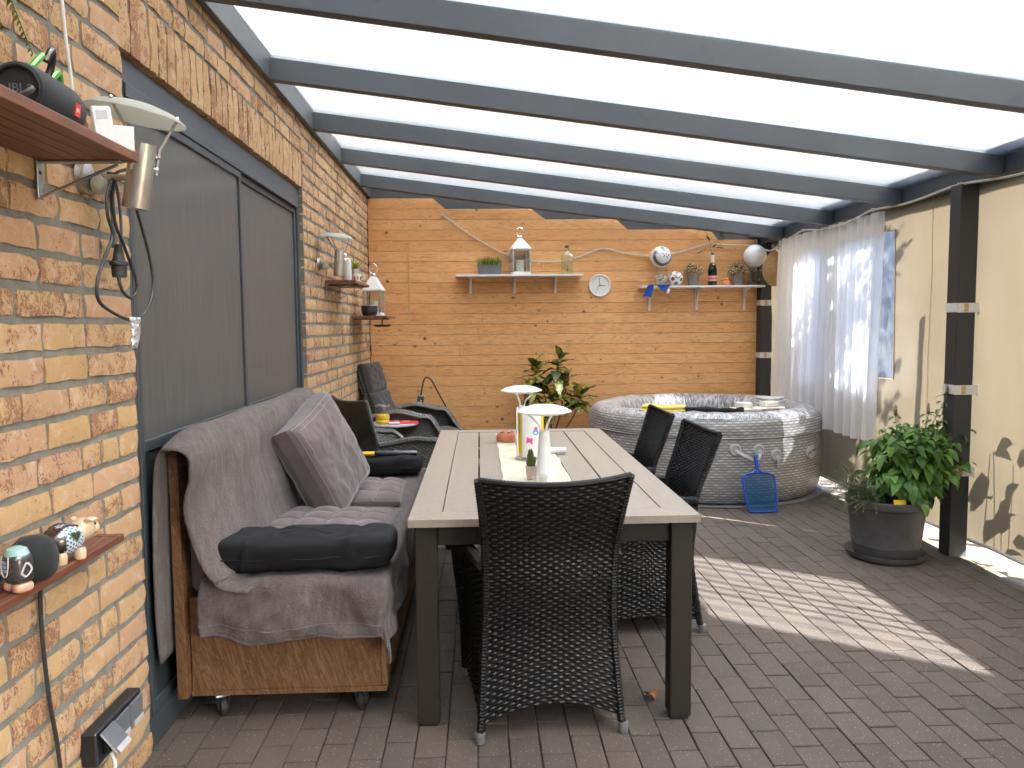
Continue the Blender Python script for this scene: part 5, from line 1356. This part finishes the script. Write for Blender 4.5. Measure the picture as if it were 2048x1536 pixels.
# ------------------------------------------------------------------ on the table
zt_=.7405
rn=thing('table_runner','pale yellow and green patterned runner along the table middle','table runner',(.235,3.0,zt_))
b=MB();b.grid(14,70,lambda u,v:(lerp(-.143,.143,u)+.006*nz(v*9,u*2)+.003*math.sin(v*30),lerp(-.12,1.53,v),.0025+.0022*nz(u*4,v*22)+(.012*math.exp(-((v-.995)/.012)**2))));b.build('cloth',M['runner'],rn,80)
def tlamp(label,x,y,rz):
    t=thing('table_lamp',label,'lamp',(x,y,zt_+.0055),rz,'white cordless table lamps')
    b=MB();b.lathe([(0,0),(.034,0),(.0365,.003),(.0215,.205),(.0205,.212),(0,.213)],36);b.build('base',M['lampw'],t)
    for k in range(3):
        a=k*2.094+.5;P_=spline([(.014*math.cos(a),.014*math.sin(a),.209),(.026*math.cos(a),.026*math.sin(a),.24),(.07*math.cos(a),.07*math.sin(a),.285)],6);b=MB();b.tube(P_,.0035,7);b.build('arm',M['lampw'],t)
    b=MB();b.lathe([(0,.276),(.05,.279),(.09,.285),(.112,.293),(.1135,.2945),(.112,.296),(.085,.310),(.05,.319),(0,.322)],48);b.build('shade',M['lampw'],t);return t
tlamp('white table lamp with a dish shade near the front of the table',.262,3.13,R(20));tlamp('white table lamp with a dish shade at the far end of the runner',.224,4.16,R(-25))
t=thing('potted_cactus','tiny green cactus in a pale pink pot beside the near table lamp','cactus',(.212,3.20,zt_+.0055))
b=MB();b.lathe([(0,0),(.0195,0),(.026,.055),(.0225,.055),(.0215,.048),(0,.048)],24);b.build('pot',M['pinkpot'],t)
random.seed(12)
for i in range(9):
    a=random.uniform(0,6.28);r=.011*random.random()**.5 if i else 0;h=random.uniform(.03,.085) if i>1 else .085
    def rib(u,v,r=r,a=a,h=h,i=i):
        an=6.2832*u;rr=.0065*(1+.18*math.cos(8*an))*(math.sin(math.pi*min(1,.12+v*.88))**.35 if v<1 else 0);return (r*math.cos(a)*(1+v)+rr*math.cos(an),r*math.sin(a)*(1+v)+rr*math.sin(an),.046+h*v)
    b=MB();b.grid(24,8,rib,cu=True);b.build('stem',M['cactus'],t,80)
t=thing('kitchen_roll','kitchen roll with pink and blue print on a wire stand on the runner','kitchen roll',(.245,3.70,zt_+.0055))
b=MB();b.lathe([(.018,.012),(.060,.012),(.062,.02),(.062,.225),(.060,.23),(.018,.23)],40);b.build('paper',M['paper'],t)
for a0,a1 in((R(188),R(222)),(R(318),R(352))):
    b=MB();b.grid(8,2,lambda u,v:(.0626*math.cos(lerp(a0,a1,u)),.0626*math.sin(lerp(a0,a1,u)),lerp(.025,.222,v)));b.build('yellow_print',M['yelp'],t,80)
def cylpatch(cx,cz,pts,m_,nm,r=.0629):
    b=MB();V=[(r*math.sin((cx+x)/r),-r*math.cos((cx+x)/r),cz+z) for x,z in pts];b.add(V+[(r*1.002*math.sin(cx/r),-r*1.002*math.cos(cx/r),cz)],[(i,(i+1)%len(V),len(V)) for i in range(len(V))]);b.build(nm,m_,t,80)
cylpatch(-.012,.095,[(-.018,-.014),(.014,-.018),(.016,.012),(-.012,.018)],M['pink'],'pink_print');cylpatch(.018,.135,ngon(14,.014),M['cyan'],'blue_print',.063);cylpatch(.018,.133,ngon(10,.006),M['paper'],'white_print',.0633);cylpatch(.020,.152,[(-.010,-.006),(.010,-.006),(.008,.008),(-.006,.009)],M['pink'],'pink_print')
b=MB();b.tube([(.075*math.cos(2*math.pi*i/40),.075*math.sin(2*math.pi*i/40),.004) for i in range(40)],.0035,7,closed=True);b.build('stand_ring',M['chrome'],t)
for a in(R(200),R(60)):
    x,y=.075*math.cos(a),.075*math.sin(a);b=MB();b.tube(spline([(x,y,.004),(x,y,.12),(x,y,.235),(x*.93,y*.93,.246),(x*.86,y*.86,.235),(x*.86,y*.86,.13)],6),.0032,7);b.build('wire_arm',M['chrome'],t)
t=thing('clay_burner','low orange terracotta burner with slots on the far end of the runner','burner',(.142,4.27,zt_+.0055))
b=MB();b.lathe([(0,0),(.052,0),(.054,.004),(.054,.034),(.050,.042),(.030,.056),(0,.062)],32);b.build('body',M['terra'],t)
b=MB()
for a in(-2.2,-1.2,-.3,.8,2):b.ball((.036*math.cos(a),.036*math.sin(a),.0535),.008,10,6,sc=(1.2,.7,.35))
b.build('slots',M['ink'],t)
t=thing('paper_roll','small white paper roll lying on the right edge of the runner','paper roll',(.385,3.84,zt_+.019))
b=MB();b.tube([(-.05,-.004,0),(.045,.004,0)],.0155,18,cap=False);b.lathe([(.006,0),(.0155,0)],18,M=T(.045,.004,0)@RY(R(90)));b.build('paper',M['paper'],t)
t=thing('tealight_glass','small clear tealight glass at the near end of the runner','glass',(.238,3.06,zt_+.0055))
b=MB();b.lathe([(0,.003),(.026,.003),(.028,0),(.030,.004),(.034,.04),(.032,.04),(.028,.006)],24);b.build('glass_cup',M['glass'],t)
# dead leaf on the pavers
t=thing('fallen_leaf','curled brown leaf on the pavers by the table leg','leaf',(.625,2.745,.001),R(20))
b=MB();b.grid(6,6,lambda u,v:((2*u-1)*.026*math.sin(math.pi*min(1,v*.9+.1))**.7,(v-.5)*.055,.004+.02*abs(2*u-1)*(1-v*.5)+.012*math.sin(v*4)));b.build('blade',M['dead'],t,80)
# ------------------------------------------------------------------ shelves and lamps on the brick wall
def slat_shelf(label,y0,y1,x1,z1,n,th=.024,endbar=True,group='slatted hardwood shelves on the brick wall',over=True):
    t=thing('hardwood_shelf',label,'shelf',(WX+.004,y0,z1),0,group);D=x1-WX-.004;w_=D/n
    b=MB();b.box(.0015,w_-.0015,0,y1-y0-(.032 if endbar else 0),-th,0,.002);sm=b.mesh('slat',M['hard'],20)
    for k in range(n):link('slat',sm,t,(k*w_,0,0))
    if endbar:
        b=MB();b.box(.0,D,0,.030,-th,0,.002);link('end_bar',b.mesh('end_bar',M['hard'],20),t,(0,y1-y0-.0305,0))
    b=MB();b.box(.0,D,0,.03,-.012,0,.002);link('cross_batten',b.mesh('cross_batten',M['hard'],20),t,(0,.12,-th-.0005))
    return t,D
def lbracket(t,x,D,y,h,zt0):
    b=MB();b.box(0,.004,y-.012,y+.012,-h+zt0,zt0,.0008);b.box(.0045,D*.86,y-.012,y+.012,zt0-.004,zt0,.0008);b.bar((.004,y,-h+zt0+.006),(D*.82,y,zt0-.008),.014,.003);br=b.build('bracket',M['zinc'],t,20)
    b=MB();b.lathe([(0,.006),(.005,.005),(.006,.0035)],10,M=T(0,y,-h*.3+zt0)@RY(R(90)));b.build('screw_head',M['black'],br)
us,D=slat_shelf('slatted hardwood shelf with black speaker high on the brick wall',1.22,1.985,-.843,1.828,6)
lbracket(us,0,D,.742,.092,-.0245);lbracket(us,0,D,.12,.092,-.037)
# loudspeaker
sp=thing('bluetooth_speaker','black cylindrical cloth speaker with red badge lying on the upper shelf','speaker',(-.945,1.745,1.886),0,rot=(0,R(0),R(2)))
Mx=RX(R(-90))
b=MB();b.lathe([(.047,-.098),(.053,-.094),(.0575,-.075),(.0575,.075),(.053,.094),(.047,.098)],40,M=Mx);b.build('cloth_body',M['mesh'],sp)
for s in(-1,1):
    b=MB();b.lathe([(0,.091*s),(.040,.091*s),(.043,.0975*s),(.0475,.0985*s),(.0485,.096*s)],36,M=Mx);ec=b.build('end_cap',M['black'],sp,fix=True)
    if s<0:
        tm=textmesh('JBL',.026,.0004,M['grey_p']);o=link('lettering',tm,ec);o.matrix_local=T(0,-.0925,0)@RX(R(90))
b=MB();b.box(-.0005,.0012,-.010,.013,-.014,.014,M=RY(R(8))@T(.0578,.04,0));bg_=b.build('badge',M['redp'],sp,0)
tm=textmesh('JBL',.012,.0003,M['paper']);o=link('lettering',tm,bg_);o.matrix_local=RY(R(8))@T(.0592,.0415,0)@RZ(R(90))@RX(R(90))
b=MB();b.tube(spline([(.03,-.10,.0),(.045,-.125,-.012),(.02,-.13,-.03),(-.01,-.11,-.03)],5),.006,8);b.build('wrist_strap',M['rubber'],sp)
b=MB();b.box(-.02,.02,-.08,.08,-.0585,-.052,.003);b.build('rubber_foot',M['rubber'],sp)
# weather sensor and card
t=thing('weather_sensor','white weather sensor with small display leaning at the upper shelf end','sensor',(-.893,1.925,1.829),0,rot=(R(-8),R(-6),R(28)))
b=MB();b.box(-.022,.022,-.011,.011,0,.098,.004);b.build('case',M['white'],t);b=MB();b.box(-.012,.012,-.0122,-.0108,.066,.086);b.build('display',M['ltgrey'],t,0)
t=thing('white_card','blank white plastic card standing beside the weather sensor','card',(-.872,1.958,1.829),0,rot=(R(-10),0,R(20)))
b=MB();b.box(-.028,.028,-.003,.003,0,.062,.001);b.build('card',M['white'],t,0)
# secateurs
t=thing('garden_shears','pruning shears with green and black handles behind the speaker','shears',(-1.02,1.80,1.83),0,rot=(0,R(20),R(10)))
b=MB();b.tube(spline([(0,-.01,.08),(.0,.022,.13),(.0,.028,.17),(.0,.006,.20),(0,-.006,.17)],6),.008,8);b.build('handle',M['black'],t)
b=MB();b.tube(spline([(.01,.0,.08),(.012,.055,.10),(.012,.075,.14),(.01,.05,.165),(.008,.03,.14)],6),.0075,8);b.build('handle',M['grnh'],t)
b=MB();b.tube(spline([(-.012,-.02,.06),(-.012,-.045,.10),(-.01,-.03,.15),(-.008,-.01,.18)],6),.0075,8);b.build('handle',M['grnh'],t)
b=MB();b.tube([(0,0,0),(.002,.004,.05),(0,0,.085)],[.003,.011,.006],8);b.build('blades',M['zinc'],t)
t=thing('hanging_white_cord','thin white cord hanging down the brick wall above the speaker','cord',(0,0,0))
b=MB();b.tube(spline([(-1.055,2.05,2.45),(-1.055,2.064,2.301),(-1.055,2.073,2.207),(-1.055,2.082,2.123),(-1.055,2.097,2.04),(-1.055,2.10,1.94)],5),.0045,7);b.build('cord',M['white'],t)
# hanging fern
fe=thing('hanging_fern','fern with long fronds drooping into the upper left corner','fern',(-.98,1.28,2.05))
b=MB();b.lathe([(0,0),(.07,0),(.095,.11),(.09,.11),(0,.1)],24);b.build('pot',M['taupe'],fe)
b=MB();b.bar((-.1,0,.115),(.0,0,.115),.01,.01);b.build('wall_hook',M['black'],fe)
random.seed(77);fm=leafmesh('leaflet',.034,.0115,M['fern'],.1,.15,4,2,.6)
for i,(dx,dy,dz,l) in enumerate(((.06,.30,-.16,1),(.10,.20,-.12,.8),(.02,.34,-.22,.9),(.12,.10,-.2,.8),(.13,.27,-.22,.8),(.0,.25,-.05,.9),(.1,-.2,-.2,.8),(.05,-.3,-.15,.9),(.2,-.05,-.2,.8))):
    S_=spline([(0,0,.09),(dx*.35,dy*.4,.10+.05),(dx*.75,dy*.8,.09+dz*.35),(dx,dy,.09+dz)],8);b=MB();b.tube(S_,[.002-.0012*k/len(S_) for k in range(len(S_))],5);fb=b.build('frond',M['gstem'],fe);pl_=[]
    n=len(S_)
    for k in range(4,n):
        tg=(S_[min(k+1,n-1)]-S_[k-1]).normalized();sd_=tg.cross(Vector((0,0,1))).normalized()
        for s in(-1,1):
            for h in(0,.5):
                p=S_[k].lerp(S_[min(k+1,n-1)],h);d=sd_*s+tg*.35+Vector((0,0,-.15));pl_.append((fm,p,orient(d,random.uniform(-.2,.2)),(1-.75*(k/n)**2)*random.uniform(.85,1.1)))
    stuff(joinleaves('leaflets',[fm],pl_,M['fern'],fb))
# wall lamps
def wlamp(label,y,zc,xc,tilt,dr):
    t=thing('wall_lamp',label,'lamp',(WX,y,zc),0,'steel wall lamps with glass dish')
    b=MB();b.lathe([(0,.020),(.036,.020),(.044,.015),(.046,0)],32,M=RY(R(90)));b.build('wall_plate',M['steel'],t)
    b=MB();b.ball((.045,.006,-.018),.026,18,12,sc=(1,1,1.1));b.build('motion_sensor',M['frost'],t)
    dx=xc-WX;b=MB();b.tube([(.018,0,0),(dx,0,0)],.0085,12);b.build('arm',M['steel'],t)
    Tm=T(dx,0,0)@RY(tilt)
    b=MB();b.lathe([(0,-.086),(.030,-.086),(.034,-.0855),(.0345,-.083),(.0345,.089),(.032,.091),(.030,.085),(0,.083)],36,M=Tm);b.build('cylinder',M['steel'],t)
    Dm=T(-.032,0,0)@Tm
    b=MB();b.lathe([(0,.197),(.06,.192),(.10,.181),(dr,.165),(dr+.001,.167),(dr-.001,.170),(.10,.186),(.06,.198),(0,.203)],52,M=Dm);b.build('glass_dish',M['frost'],t)
    for a in(.35,2.45,4.5):
        c_,s_=math.cos(a),math.sin(a);b=MB();b.tube([Tm@Vector((.040*c_,.040*s_,.015)),Tm@Vector((.041*c_,.041*s_,.085)),Dm@Vector((dr*.80*c_,dr*.80*s_,.181))],.0042,8)
        for zz in(.03,.062):b.tube([Tm@Vector((.033*c_,.033*s_,zz)),Tm@Vector((.044*c_,.044*s_,zz))],.006,8)
        b.ball(Dm@Vector((dr*.80*c_,dr*.80*s_,.186)),.006,8,6);b.build('dish_rod',M['steel'],t)
wlamp('steel wall lamp with frosted glass dish beside the near shelf',2.182,1.806,-.928,R(10),.128)
wlamp('steel wall lamp with frosted glass dish on the far brick wall',5.27,1.822,-.942,R(4),.116)
# hanging black cable with plug
t=thing('hanging_cable','coiled black cable with plug hanging below the near wall lamp, silver tape at its end','cable',(0,0,0))
o1=[(-.99,2.298,1.85),(-1.0,2.252,1.84),(-1.0,2.196,1.816),(-1.0,2.148,1.76),(-1.0,2.142,1.699),(-1.0,2.165,1.648),(-1.0,2.11,1.576),(-1.0,2.07,1.52),(-1.0,2.07,1.468),(-1.0,2.144,1.437),(-1.0,2.253,1.417),(-1.0,2.33,1.43),(-1.0,2.394,1.479),(-1.0,2.415,1.541),(-1.0,2.394,1.615),(-1.0,2.356,1.685),(-1.0,2.327,1.733),(-1.0,2.30,1.79)]
b=MB();b.tube(spline(o1,5),.0046,8);b.build('cable_loop',M['rubber'],t)
b=MB();b.tube(spline([(-1.01,2.224,1.821),(-1.01,2.196,1.748),(-1.005,2.198,1.68),(-1.0,2.229,1.628),(-1.0,2.289,1.548),(-1.0,2.301,1.505),(-1.005,2.269,1.481),(-1.01,2.228,1.502),(-1.015,2.215,1.55)],6),.0046,8);b.build('cable_loop',M['rubber'],t)
b=MB();b.tube(spline([(-1.02,2.235,1.83),(-1.02,2.257,1.758),(-1.02,2.264,1.674),(-1.02,2.255,1.625)],6),.0046,8);b.tube(spline([(-1.028,2.225,1.83),(-1.03,2.235,1.77),(-1.03,2.24,1.70),(-1.03,2.237,1.62)],6),.0075,8);b.build('cable_drop',M['grey_p'],t)
b=MB();b.lathe([(0,-.062),(.018,-.062),(.020,-.055),(.021,-.030),(.025,-.028),(.025,-.020),(.018,-.016),(.012,.012),(.009,.03),(0,.03)],22,M=T(-1.018,2.235,1.60));pg=b.build('plug',M['rubber'],t)
for s in(-1,1):
    b=MB();b.tube([(-1.018,2.235+s*.008,1.538),(-1.018,2.235+s*.008,1.518)],.0024,8);b.build('pin',M['chrome'],pg)
b=MB();b.grid(8,12,lambda u,v:(-.995+.006*nz(u*6,v*9),2.262+(u-.5)*(.062-.026*v)+.012*math.sin(v*3)-.014*v,1.425-.088*v+.004*nz(u*9,v*5)));tp=b.build('tape_end',M['foilt'],t,80);md=tp.modifiers.new('thick','SOLIDIFY');md.thickness=.004
# lower shelf with pig, shaker, ball
ls,D=slat_shelf('narrow slatted hardwood shelf with piggy bank low on the near brick wall',1.15,2.158,-1.003,.820,3,.021)
pg=thing('piggy_bank','ceramic piggy bank in blue lozenge shirt and brown trousers on the low shelf','piggy bank',(-1.035,1.905,.8205),0,rot=(0,0,R(-22)))
# faces +y
b=MB();superell(b,.040,.052,.038,.95,.95,nu=48,nv=28,M=T(0,0,.053));b.build('body',M['pigwhite'],pg,80)
b=MB();
for (zz,yy) in((0,0),):superell(b,.0412,.0535,.0392,.95,.95,nu=48,nv=28,M=T(0,-.0005,.053))
vs0,fs0=b.v,b.f;keep=[f for f in fs0 if sum(vs0[i][1] for i in f)/len(f)<-.022];b.f=keep;b.m=[0]*len(keep);b.build('trousers',M['pigb'],pg,80)
b=MB();r_,c_=10,26;V=[];F=[]
def bodyp(yv,an,k=1.035):
    rr=math.sqrt(max(0,1-(yv/.052)**2))*k;return (.040*rr*math.sin(an),yv,.053+.038*rr*math.cos(an))
for i in range(7):
    for j in range(22):
        yc=-.019+i*.0075;an=R(-178)+j*R(16.3)+(R(8) if i%2 else 0);b.add([bodyp(yc-.0036,an),bodyp(yc,an-R(5.5)),bodyp(yc+.0036,an),bodyp(yc,an+R(5.5))],[(0,1,2,3)])
stuff(b.build('lozenges',M['pigblue'],pg,80))
b=MB();b.add([bodyp(-.01+.004*t_,R(-35)+0*t_,1.012) for t_ in(0,)]+[],[]) if False else None
b=MB()
for s in(-1,1):b.tube(spline([bodyp(-.022,R(28)*s,1.02),bodyp(.0,R(22)*s,1.03),bodyp(.028,R(30)*s,1.03)],6),.0045,6)
b.build('braces',M['pigb'],pg)
def heart(sc):
    return [(sc*.9*math.sin(t_)**3,sc*(.8*math.cos(t_)-.32*math.cos(2*t_)-.12*math.cos(3*t_))) for t_ in [2*math.pi*i/28 for i in range(28)]]
hM=T(*bodyp(.004,R(72),1.03))@RZ(R(90))@RX(R(72))
b=MB();b.poly(heart(.0165),.0012,hM);b.build('heart_rim',M['pigg'],pg,0);b=MB();b.poly(heart(.0135),.0016,hM);b.build('heart',M['pigb'],pg,0)
b=MB();superell(b,.030,.030,.030,.95,.95,nu=32,nv=20,M=T(0,.055,.066));b.build('head',M['pigp'],pg,80)
b=MB();b.lathe([(.020,-.016),(.0165,.004),(.0165,.010),(.0145,.013),(0,.0135)],26,M=T(0,.083,.062)@RX(R(-90)));sn=b.build('snout',M['pigp'],pg)
for s in(-1,1):
    b=MB();b.ball((s*.006,.0968,.063),.0034,10,6,sc=(.8,.4,1.2));b.build('nostril',M['pigb'],sn)
    b=MB();b.ball((s*.0175,.0775,.077),.0052,12,8);b.build('eye',M['ink'],pg)
    b=MB();b.grid(7,7,lambda u,v,s=s:(s*(.014+.026*v),.052+.012*(2*u-1)*math.sin(math.pi*(.15+.85*(1-v)))+.01*v,.086+.010*math.sin(v*2.6)-.004*(2*u-1)**2));o=b.build('ear',M['pigp'],pg,80);md=o.modifiers.new('thick','SOLIDIFY');md.thickness=.004
    for yy in(-.026,.028):
        b=MB();b.lathe([(0,0),(.013,0),(.0145,.004),(.0145,.020),(.012,.03)],18,M=T(s*.022,yy,0));b.build('foot',M['pigp'],pg)
b=MB();b.tube(spline([(-.008,.093,.050),(0,.0935,.047),(.009,.0925,.051)],5),.0013,5);b.build('mouth',M['red'],sn)
sk=thing('salt_shaker','ceramic shaker shaped like dark leather shorts with mint green top','shaker',(-1.018,1.690,.8205),R(-30))
b=MB();superell(b,.031,.026,.036,.55,.7,nu=40,nv=20,M=T(0,0,.052));b.build('shorts',M['dkgl'],sk,80)
b=MB();b.lathe([(.026,.077),(.0275,.083),(.022,.094),(.010,.099),(0,.0995)],30,sy=.85);b.build('top',M['mint'],sk)
for s in(-1,1):
    b=MB();superell(b,.0155,.021,.011,.6,.8,nu=24,nv=10,M=T(s*.0155,0,.0105));b.build('leg',M['flesh'],sk,80)
b=MB();P_=spline([(-.012,-.0255,.082),(-.013,-.0275,.06),(-.006,-.028,.040),(.006,-.028,.040),(.013,-.0275,.06),(.012,-.0255,.082)],5);b.tube(P_,.0014,5);b.build('flap_trim',M['pigwhite'],sk)
b=MB();b.tube(spline([(.031,-.010,.045),(.034,0,.066),(.031,.012,.050),(.030,.0,.036),(.031,-.010,.045)],5),.0022,5);b.build('pocket_trim',M['pigwhite'],sk)
for i in range(3):
    b=MB();b.box(-.0055,.0055,-.0292,-.0275,.048+.009*i,.054+.009*i);b.build('lettering_bar',M['ballb'],sk,0)
t=thing('black_ball_speaker','matt black round speaker behind the shaker on the low shelf','speaker',(-1.026,1.765,.8205))
b=MB();b.lathe([(0,0),(.030,0),(.042,.010),(.050,.034),(.0505,.056),(.044,.082),(.028,.098),(0,.104)],40);b.build('shell',M['mesh'],t)
t=thing('metal_opener','small shiny metal tool at the near end of the low shelf','tool',(-1.018,1.60,.8212),R(20))
b=MB();b.tube(spline([(0,-.06,.006),(0,-.02,.010),(.002,.01,.013),(0,.03,.006)],6),[.004+.0035*math.sin(min(3.1,k*.17)) for k in range(19)],10);b.build('tool_body',M['chrome'],t)
t=thing('shelf_cord','black cord running down the bricks from the low shelf','cord',(0,0,0))
b=MB();b.tube(spline([(-1.068,1.858,.795),(-1.068,1.853,.716),(-1.066,1.852,.617),(-1.066,1.865,.484),(-1.066,1.886,.371),(-1.066,1.898,.259),(-1.064,1.90,.10),(-1.05,1.91,.012)],5),.0052,8);b.build('cord',M['rubber'],t)
# outdoor socket
ot=thing('outdoor_socket','black three-part outdoor socket box with one flap open low on the bricks','socket',(WX,2.02,.215),0)
b=MB();b.box(0,.042,0,.272,0,.095,.004);b.build('box',M['black'],ot)
for i,y0 in enumerate((.104,.190)):
    b=MB();b.box(.0425,.050,y0-.0,y0+.078,.006,.082,.003);fl_=b.build('flap',M['grey_p'],ot);b=MB();b.box(.0505,.054,y0+.012,y0+.070,.008,.024,.001);b.build('finger_grip',M['ltgrey'],fl_)
b=MB();b.box(0,.007,0,.080,-.076,0,.003,M=T(.044,.010,.086)@RY(R(-38)));fl_=b.build('open_flap',M['grey_p'],ot);b=MB();b.box(.0075,.011,.008,.072,-.075,-.058,.001,M=T(.044,.010,.086)@RY(R(-38)));b.build('finger_grip',M['ltgrey'],fl_)
b=MB();b.box(.043,.062,.03,.068,.020,.060,.004);b.build('inserted_plug',M['black'],ot)
t=thing('socket_cord','thin white cord hanging from the outdoor socket','cord',(0,0,0))
b=MB();b.tube(spline([(-1.025,2.068,.232),(-1.01,2.058,.20),(-1.02,2.045,.14),(-1.03,2.03,.06),(-1.03,2.02,.012)],6),.0046,8);b.build('cord',M['white'],t)
# far corner shelves
f1,D=slat_shelf('slatted hardwood shelf with white speaker on the far brick wall',5.45,6.10,-.862,1.722,5,.022)
lbracket(f1,0,D,.03,.085,-.0225);lbracket(f1,0,D,.60,.085,-.0225)
f2,D=slat_shelf('slatted hardwood shelf with lantern in the far brick corner',6.50,7.12,-.775,1.4865,5,.020)
lbracket(f2,0,D,.03,.085,-.0205);lbracket(f2,0,D,.56,.085,-.0205)
t=thing('white_speaker','tall white rounded speaker on the far brick wall shelf','speaker',(-.935,5.53,1.7225))
b=MB();b.lathe([(0,0),(.031,0),(.034,.006),(.029,.150),(.025,.155),(0,.156)],30);b.build('housing',M['white'],t)
t=thing('spider_plant','small spider plant in a metal pot on the far brick wall shelf','plant',(-.925,5.80,1.7225))
b=MB();b.lathe([(0,0),(.036,0),(.043,.10),(.040,.10),(0,.092)],24);b.build('pot',M['steel'],t)
random.seed(3);gm=leafmesh('leaf',.20,.016,M['grass'],.2,.55,8,2,.4)
for i in range(26):
    a=i*2.4;e=random.uniform(.5,1.3);leafobj('leaf',gm,t,(.015*math.cos(a),.015*math.sin(a),.09),orient((math.cos(a)*math.cos(e),math.sin(a)*math.cos(e),math.sin(e))),random.uniform(.5,.95))
t=thing('patterned_mug','small white mug with red and green pattern on the far brick wall shelf','mug',(-.895,5.70,1.7225))
b=MB();b.lathe([(0,0),(.030,0),(.034,.05),(.034,.058),(.030,.058),(0,.01)],24);b.build('cup',M['pigwhite'],t)
b=MB()
for i in range(9):
    a=i*.7;b.add([(.0345*math.cos(a+dx),.0345*math.sin(a+dx),z) for dx,z in((0,.012),(.4,.016),(.35,.04),(.05,.035))],[(0,1,2,3)],i%3)
b.build('pattern',[M['red'],M['pigg'],M['ink']],t)
b=MB();b.tube(spline([(.034,0,.045),(.055,0,.045),(.055,0,.02),(.033,0,.015)],5),.004,7);b.build('handle',M['pigwhite'],t)
t=thing('black_bowl_speaker','black rounded bowl-shaped speaker before the lantern on the corner shelf','speaker',(-.935,6.60,1.487))
b=MB();b.lathe([(0,0),(.050,0),(.062,.012),(.069,.04),(.069,.082),(.066,.086),(0,.084)],32);b.build('housing',M['black'],t)
t=thing('black_pan_disc','flat black round dish hanging under the corner shelf','dish',(-.845,6.72,1.405))
b=MB();b.lathe([(0,-.012),(.055,-.012),(.078,.0),(.080,.006),(.070,.006),(0,.0)],32);b.build('disc',M['black'],t);b=MB();b.tube([(0,0,.0),(0,0,.061)],.006,8);b.build('stem',M['black'],t)
# ------------------------------------------------------------------ outside: garden plants that shade the tarpaulins
rw=thing('rear_light_block','unseen dark board fence added behind the camera to cut light from that end','fence',(0,-2.24,0))  # added unseen boards, block daylight on surfaces facing the camera
b=MB();b.box(-1.3,3.0,0,.022,0,.155,.002);me=b.mesh('board',M['dark'],20)
for k in range(15):link('board',me,rw,(0,0,k*.158))
random.seed(55)
gm=[leafmesh('leaf',.085,.075,M['hedge'],.15,.25,5,3,.55) for k in range(3)]
def vine(label,x,y,h,seed,spread,nst=5,n=13,s0=1.0):
    t=thing('garden_plant',label,'plant',(x,y,-.045),0,'leafy garden plants outside the tarpaulins')
    random.seed(seed);b=MB();pl_=[]
    for i in range(nst):
        dx=random.uniform(-.08,.08);dy=random.uniform(-spread,spread);hh=h*random.uniform(.6,1)
        S_=spline([(dx*.3,dy*.5,0),(dx*.7,dy*.8+random.uniform(-.04,.04),hh*.5),(dx,dy,hh)],n);b.tube(S_,.0035,5)
        for k in range(4,len(S_),2):
            a=k*2.1+random.uniform(-.5,.5);el=random.uniform(-.3,.5);d=Vector((math.cos(a)*math.cos(el),math.sin(a)*math.cos(el),math.sin(el)));pl_.append((random.choice(gm),S_[k]+d*.03,orient(d,random.uniform(-.8,.8)),s0*random.uniform(.7,1.35)))
    b.build('stems',M['gstem'],t)
    for q in pl_[:120]:leafobj('leaf',q[0],t,q[1],q[2],q[3])
vine('leafy garden plant outside the near tarpaulin, right of the front post',3.20,3.90,1.05,1,.20,4,7,1.5)
vine('leafy garden plant outside the near tarpaulin, at the right picture edge',3.22,3.55,.80,2,.18,4,7,1.6)
vine('leafy garden plant outside the back tarpaulin, beside the spa',3.22,5.82,.90,3,.16,5,9,1.3)
t=thing('garden_stake','slanted timber stake leaning outside the back tarpaulin','stake',(0,0,0))
b=MB();b.tube([(3.25,4.66,-.06),(3.25,4.70,.9),(3.25,4.655,1.80)],[.032,.030,.028],8);b.build('stake_pole',M['bark'],t)
# small tree whose crown dapples the curtain
tr=thing('garden_tree','small leafy tree standing in the garden right of the terrace','tree',(4.9,4.75,-.045))
b=MB();b.tube(spline([(0,0,0),(.03,.02,1.0),(-.02,0,2.2),(0,0,3.3)],6),[.06-.002*k for k in range(19)],10);b.build('trunk',M['bark'],tr)
random.seed(9);b=MB();pl_=[]
for i in range(34):
    a=random.uniform(0,6.28);e=random.uniform(-.1,1.2);l=random.uniform(.5,1.05);d=Vector((math.cos(a)*math.cos(e),math.sin(a)*math.cos(e)*1.0,math.sin(e)*.8));p0=Vector((0,0,random.uniform(2.5,3.4)));S_=spline([p0,p0+d*l*.5+Vector((0,0,.06)),p0+d*l],6);b.tube(S_,[.012-.0008*k for k in range(len(S_))],5)
    for k in range(3,len(S_)):
        for s in range(9):
            dd=Vector((random.gauss(0,1),random.gauss(0,1),random.gauss(0,.8)));pl_.append((random.choice(gm),S_[k]+dd*.09,orient(dd,random.uniform(-1,1)),random.uniform(.8,1.3)))
b.build('limbs',M['bark'],tr);stuff(joinleaves('crown',gm,pl_,M['hedge'],tr))

# tall fence added beyond the garden strip to block bright sky behind the film
nf=thing('sky_block_fence','grey board fence added beyond the tarpaulins to darken the view through the film','fence',(5.9,0,0))
b=MB();b.box(0,.02,0,.145,-.05,2.8,.003);me=b.mesh('board',pm('weathered_board',(.16,.155,.15),.85,var=.3,vs=6),20)
for k in range(150):link('board',me,nf,(0,-.5+k*.15,random.uniform(-.01,.01)))
